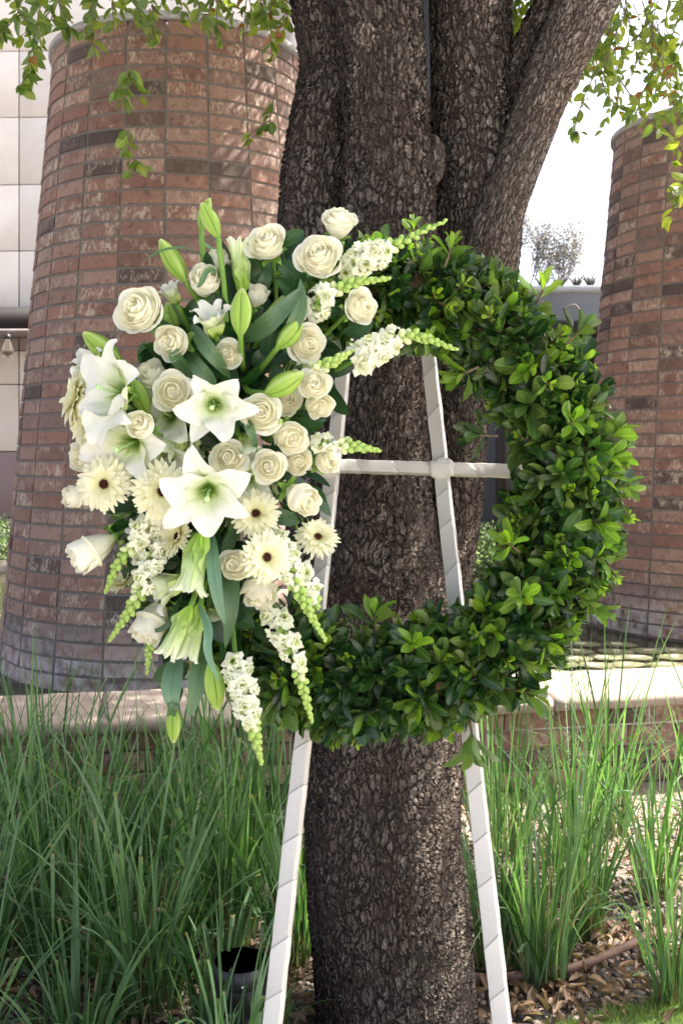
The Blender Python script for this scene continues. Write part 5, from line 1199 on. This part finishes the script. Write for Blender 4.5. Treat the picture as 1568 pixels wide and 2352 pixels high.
# ------------------------------------------------------------------ grasses (mat rush clumps)
def blades(n, cx, cy, h, spread, base, wmin=.004, wmax=.009, lean=(0, 0), cut=.35, droop=.5, seed=0, dry=False):
    r_ = np.random.default_rng(seed); seg = 9; t_ = np.linspace(0, 1, seg+1)
    a = r_.random(n)*2*np.pi; rb = np.sqrt(r_.random(n))*base; x0 = cx+np.cos(a)*rb; y0 = cy+np.sin(a)*rb
    az = a+r_.normal(size=n)*.7; out = spread*(.15+.85*r_.random(n)**1.2)*(rb/base*.6+.5); H = h*(.42+.62*r_.random(n)**1.35)
    dr = droop*r_.random(n)**2.5
    is_cut = r_.random(n) < cut; H = np.where(is_cut, H*(.45+.4*r_.random(n)), H)
    w_ = wmin+(wmax-wmin)*r_.random(n); V = np.zeros((n, seg+1, 3, 3)); tw = r_.normal(size=n)*1.2; fa = r_.random(n)*np.pi
    dxy = np.stack([np.cos(az)*out+lean[0], np.sin(az)*out+lean[1]], 1)
    for k, t in enumerate(t_):
        px = x0+dxy[:, 0]*H*(t*.55+.45*t**2+dr*t**3*1.5); py = y0+dxy[:, 1]*H*(t*.55+.45*t**2+dr*t**3*1.5)
        pz = H*(t-dr*.75*t**3)
        ww = w_*.5*np.where(is_cut, 1.0 if t < 1 else .9, (1-t**3)*1.0+.02)*(.7+.3*min(1, t*5))
        an = fa+tw*t; sx = np.cos(an); sy = np.sin(an); nx_, ny_ = -sy, sx
        V[:, k, 0] = np.stack([px-sx*ww, py-sy*ww, pz], 1); V[:, k, 1] = np.stack([px+nx_*ww*.45, py+ny_*ww*.45, pz], 1); V[:, k, 2] = np.stack([px+sx*ww, py+sy*ww, pz], 1)
    idx = np.arange(n)[:, None, None]*((seg+1)*3)+np.arange(seg)[None, :, None]*3+np.arange(2)[None, None, :]; idx = idx.ravel()
    Fc = np.stack([idx, idx+1, idx+4, idx+3], 1)
    U = np.zeros((n, seg+1, 3, 2)); U[..., 0] = np.array([0, .5, 1])[None, None]; U[..., 1] = np.where(is_cut[:, None], t_[None]*1.0, t_[None]*.965)[..., None]
    T = np.repeat(r_.random(n), (seg+1)*3)
    return V.reshape(-1, 3), Fc, U.reshape(-1, 2), T
def clump(x, y, n, h, spread, base, label, group='grass clumps under the oak', seed=0, **k):
    o = thing('grass_clump', (x, y, 0), label, 'grass', group)
    V, Fc, U, T = blades(n, 0, 0, h, spread, base, seed=seed, **k); link('blades', mesh_from('blades', V, Fc, M_GRASS, True, U, {'tint': T}), o, kind='stuff')
    V, Fc, U, T = blades(max(8, n//5), 0, 0, h*.5, spread*1.3, base, seed=seed+99, cut=.6, wmin=.003, wmax=.006); link('dry_blades', mesh_from('dry_blades', V, Fc, M_GRASSD, True, U, {'tint': T}), o, kind='stuff')
sd = 100
LG = [(-.98, 2.55, 190, .84, .55, .11, 'tall grass clump at the left frame edge, in front'), (-.74, 2.72, 190, .82, .55, .12, 'tall grass clump at the left, second from the frame edge'),
      (-.50, 2.50, 160, .76, .60, .10, 'front grass clump left of the black lamp with many cut blades'), (-.33, 2.85, 170, .80, .55, .11, 'grass clump behind the black garden lamp, left of the trunk'),
      (-1.22, 3.05, 160, .87, .50, .12, 'grass clump at the far left before the low wall'), (-.95, 3.22, 150, .84, .55, .12, 'grass clump before the low wall under the left tower'),
      (-.60, 3.15, 160, .86, .55, .12, 'grass clump before the low wall below the hanging lily bud'), (-.22, 3.3, 140, .80, .50, .11, 'grass clump before the low wall just left of the trunk'),
      (-.86, 2.22, 80, .56, .60, .08, 'low front grass clump at the lower left corner'), (-.60, 2.28, 80, .50, .62, .07, 'low front grass clump of cut blades at the bottom left'),
      (-.30, 2.40, 70, .48, .50, .05, 'thin upright cut blades standing around the black garden lamp'), (-.16, 2.30, 26, .30, .60, .03, 'small bright grass tuft beside the left easel leg at the bottom'),
      (-.42, 3.5, 120, .8, .50, .10, 'grass clump against the low wall left of the trunk, farthest back'), (-.12, 2.72, 70, .62, .42, .07, 'small grass clump tight against the left side of the trunk'),
      (.41, 2.66, 80, .84, .26, .05, 'grass clump between the trunk and the right easel leg'), (.52, 2.60, 95, .76, .46, .06, 'dense grass clump just right of the right easel leg'),
      (.72, 3.15, 60, .84, .52, .07, 'sunlit grass clump behind the right easel leg before the wall'), (.71, 2.86, 50, .70, .40, .045, 'slim grass clump standing in dry leaves at the right'),
      (.97, 3.10, 70, .76, .60, .06, 'grass clump on the sunlit gravel at the upper right'), (.83, 2.50, 55, .74, .50, .05, 'grass clump on the right frame edge next to the turf'),
      (.58, 3.50, 70, .84, .50, .08, 'bright backlit grass clump against the low wall right of the trunk'), (1.42, 3.6, 60, .74, .56, .07, 'grass clump on the right frame edge against the low wall'), (.98, 3.62, 60, .92, .60, .06, 'thin grass clump before the wall under the right side of the wreath'),
      (1.22, 3.35, 50, .70, .60, .05, 'thin airy grass clump near the right frame edge on bright gravel'), (.80, 3.42, 40, .96, .62, .04, 'few very tall thin blades rising in front of the coping at the right'),
      (-.235, 2.12, 42, .50, .30, .06, 'sparse upright blades right in front of the black garden lamp'), (-.29, 2.12, 34, .48, .35, .05, 'second sparse tuft at the front left of the black garden lamp')]
for (x, y, n, h, s_, b_, lab) in LG: sd += 1; clump(x, y, n, h, s_, b_, lab, seed=sd, droop=.8, cut=.34 if y > 2.5 else .7, wmin=.0045, wmax=.0135 if x < .3 else .0098)

# ------------------------------------------------------------------ ground cover: gravel, litter, turf
ico = np.array([[-.53, .85, 0], [.53, .85, 0], [-.53, -.85, 0], [.53, -.85, 0], [0, -.53, .85], [0, .53, .85], [0, -.53, -.85], [0, .53, -.85], [.85, 0, -.53], [.85, 0, .53], [-.85, 0, -.53], [-.85, 0, .53]])
icof = np.array([[0, 11, 5], [0, 5, 1], [0, 1, 7], [0, 7, 10], [0, 10, 11], [1, 5, 9], [5, 11, 4], [11, 10, 2], [10, 7, 6], [7, 1, 8], [3, 9, 4], [3, 4, 2], [3, 2, 6], [3, 6, 8], [3, 8, 9], [4, 9, 5], [2, 4, 11], [6, 2, 10], [8, 6, 7], [9, 8, 1]])
n = 15000; px = rng.uniform(-1.7, 2.0, n); py = 2.0+rng.random(n)**1.1*2.0; keep = (py < WA.y+(px-WA.x)*wd.y/wd.x-.02) & ~((px-.13)**2+(py-2.43)**2 < .22**2); px = px[keep]; py = py[keep]; n = len(px)
sz = rng.uniform(.004, .011, n)*np.where(rng.random(n) < .06, 1.8, 1); zz = np.array([gz(a_, b_) for a_, b_ in zip(px, py)])
sc3 = np.stack([sz*rng.uniform(.8, 1.4, n), sz*rng.uniform(.8, 1.3, n), sz*rng.uniform(.5, .8, n)], 1); an = rng.random(n)*6.28
B = ico[None]*sc3[:, None]; ca, sa = np.cos(an)[:, None], np.sin(an)[:, None]; V = np.stack([B[..., 0]*ca-B[..., 1]*sa, B[..., 0]*sa+B[..., 1]*ca, B[..., 2]], 2)+np.stack([px, py, zz+sz*.25], 1)[:, None]
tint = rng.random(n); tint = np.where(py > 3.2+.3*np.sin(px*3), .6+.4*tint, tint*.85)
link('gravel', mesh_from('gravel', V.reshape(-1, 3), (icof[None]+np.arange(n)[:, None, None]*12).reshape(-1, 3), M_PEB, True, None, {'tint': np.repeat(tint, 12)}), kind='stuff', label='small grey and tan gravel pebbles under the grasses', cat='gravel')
lv = [oak_leaf_geo(1, .42, .5, c_, 5) for c_ in (.25, -.35, .5)]; g = G()
def litter(x, y, s, g):
    V, Fc, U = random.choice(lv); ax = Vector((random.uniform(-1, 1), random.uniform(-1, 1), random.uniform(-.15, .35))).normalized()
    z = Vector((random.uniform(-.5, .5), random.uniform(-.5, .5), 1)); z = (z-ax*z.dot(ax)).normalized(); yv = z.cross(ax)
    M = Matrix(((ax.x*s, yv.x*s, z.x*s, x), (ax.y*s, yv.y*s, z.y*s, y), (ax.z*s, yv.z*s, z.z*s, gz(x, y)+.012+random.uniform(0, .018)), (0, 0, 0, 1))); g.add(xf(M, V), Fc, U, random.random())
for k in range(2600):
    x = random.uniform(-1.6, 1.7); y = random.uniform(2.05, 3.9)
    if y > wy(x)-.05: continue
    litter(x, y, random.uniform(.016, .04), g)
for (cx_, cy_, n_, sp_) in ((.55, 2.62, 190, .12), (.78, 2.85, 130, .12), (.45, 2.5, 130, .12), (1.2, 3.2, 90, .15), (1.0, 2.5, 60, .1), (-.5, 2.5, 120, .3), (-.15, 2.6, 80, .15)):
    for k in range(n_): litter(random.gauss(cx_, sp_), random.gauss(cy_, sp_*.8), random.uniform(.022, .052), g)
link('leaf_litter', g.mesh('leaf_litter', M_DRY), kind='stuff', label='dry curled brown leaves strewn over the soil', cat='dry leaves')
# turf at lower right
n = 26000; px = rng.uniform(.30, 1.35, n); py = rng.uniform(2.1, 2.75, n)
edge = 2.42+.40*(px-.567)+.012*np.sin(px*40); keep = (py < edge) & (py > 2.1); px = px[keep]; py = py[keep]; n = len(px)
hgt = rng.uniform(.012, .026, n); a = rng.random(n)*6.28; w_ = .0014; dx = rng.normal(size=n)*.006; dy = rng.normal(size=n)*.006; z0 = np.full(n, .012)
V = np.stack([np.stack([px-np.cos(a)*w_, py-np.sin(a)*w_, z0], 1), np.stack([px+np.cos(a)*w_, py+np.sin(a)*w_, z0], 1), np.stack([px+dx, py+dy, z0+hgt], 1)], 1).reshape(-1, 3)
U = np.tile(np.array([[0, .2], [1, .2], [.5, .9]]), (n, 1))
link('artificial_turf', mesh_from('artificial_turf', V, np.arange(n*3).reshape(-1, 3), M_TURF, False, U, {'tint': np.repeat(rng.random(n), 3)}), kind='stuff', label='strip of short artificial turf at the lower right corner', cat='turf')
xs_ = np.linspace(.25, 1.6, 40); ed = 2.42+.40*(xs_-.567)+.012*np.sin(xs_*40); V = np.array([[x, 1.2, .016] for x in xs_]+[[x, e, .016] for x, e in zip(xs_, ed)]+[[x, e+.004, -.03] for x, e in zip(xs_, ed)])
Fc = np.array([[r_*40+i, r_*40+i+1, (r_+1)*40+i+1, (r_+1)*40+i] for r_ in range(2) for i in range(39)])
link('turf_mat', mesh_from('turf_mat', V, Fc, flat_mat('turf_base', (.09, .15, .04), .95), False), kind='structure')
# drip hose
hs = thing('drip_hose', P(1300, 2280, 2.6), 'weathered brown irrigation hose curving over the soil at the lower right', 'hose')
pts = [(.26, 2.62, .03), (.35, 2.58, .03), (.47, 2.58, .035), (.587, 2.60, .04), (.717, 2.66, .05), (.86, 2.76, .055), (.95, 2.88, .0)]
V, Fc, U = tube(bezier(pts, 40), .0105, 10); link('tube', mesh_from('tube', to_local(hs, V), Fc, M_HOSE, True, U), hs)
# black garden lamp
gl_ = thing('garden_lamp', P(552, 2352, 2.25), 'black cylindrical garden spotlight hood standing in the grass at the bottom', 'garden lamp')
c0 = P(553, 2205, 2.25); c0v = Vector((c0.x, 2.25, 0)); rl = 62*2.25/F
prof = [(rl*.62, .0), (rl*.64, .04), (rl*.80, .08), (rl*.93, .12), (rl*.93, c0.z-.045), (rl, c0.z-.043), (rl, c0.z), (rl*.96, c0.z), (rl*.95, c0.z-.10), (rl*.1, c0.z-.11)]
V, Fc, U = tube([(c0v.x, c0v.y, z) for r_, z in prof], [r_ for r_, z in prof], 36, False)
link('hood', mesh_from('hood', to_local(gl_, V), Fc, M_BLACK, True, U), gl_)
bpy_h = gl_
for (zz_) in (c0.z-.03, c0.z-.06):
    V, Fc, U = sphere((c0v.x+rl*.15, c0v.y-rl*.99, zz_), .0032, 8, 6); link('screw', mesh_from('screw', to_local(gl_, V), Fc, M_SCREW, True, U), gl_)
V, Fc = box(c0v.x-.02, c0v.x+.02, c0v.y-.02, c0v.y+.02, -.05, .01); link('spike', mesh_from('spike', to_local(gl_, V), Fc, M_BLACK, False), gl_)
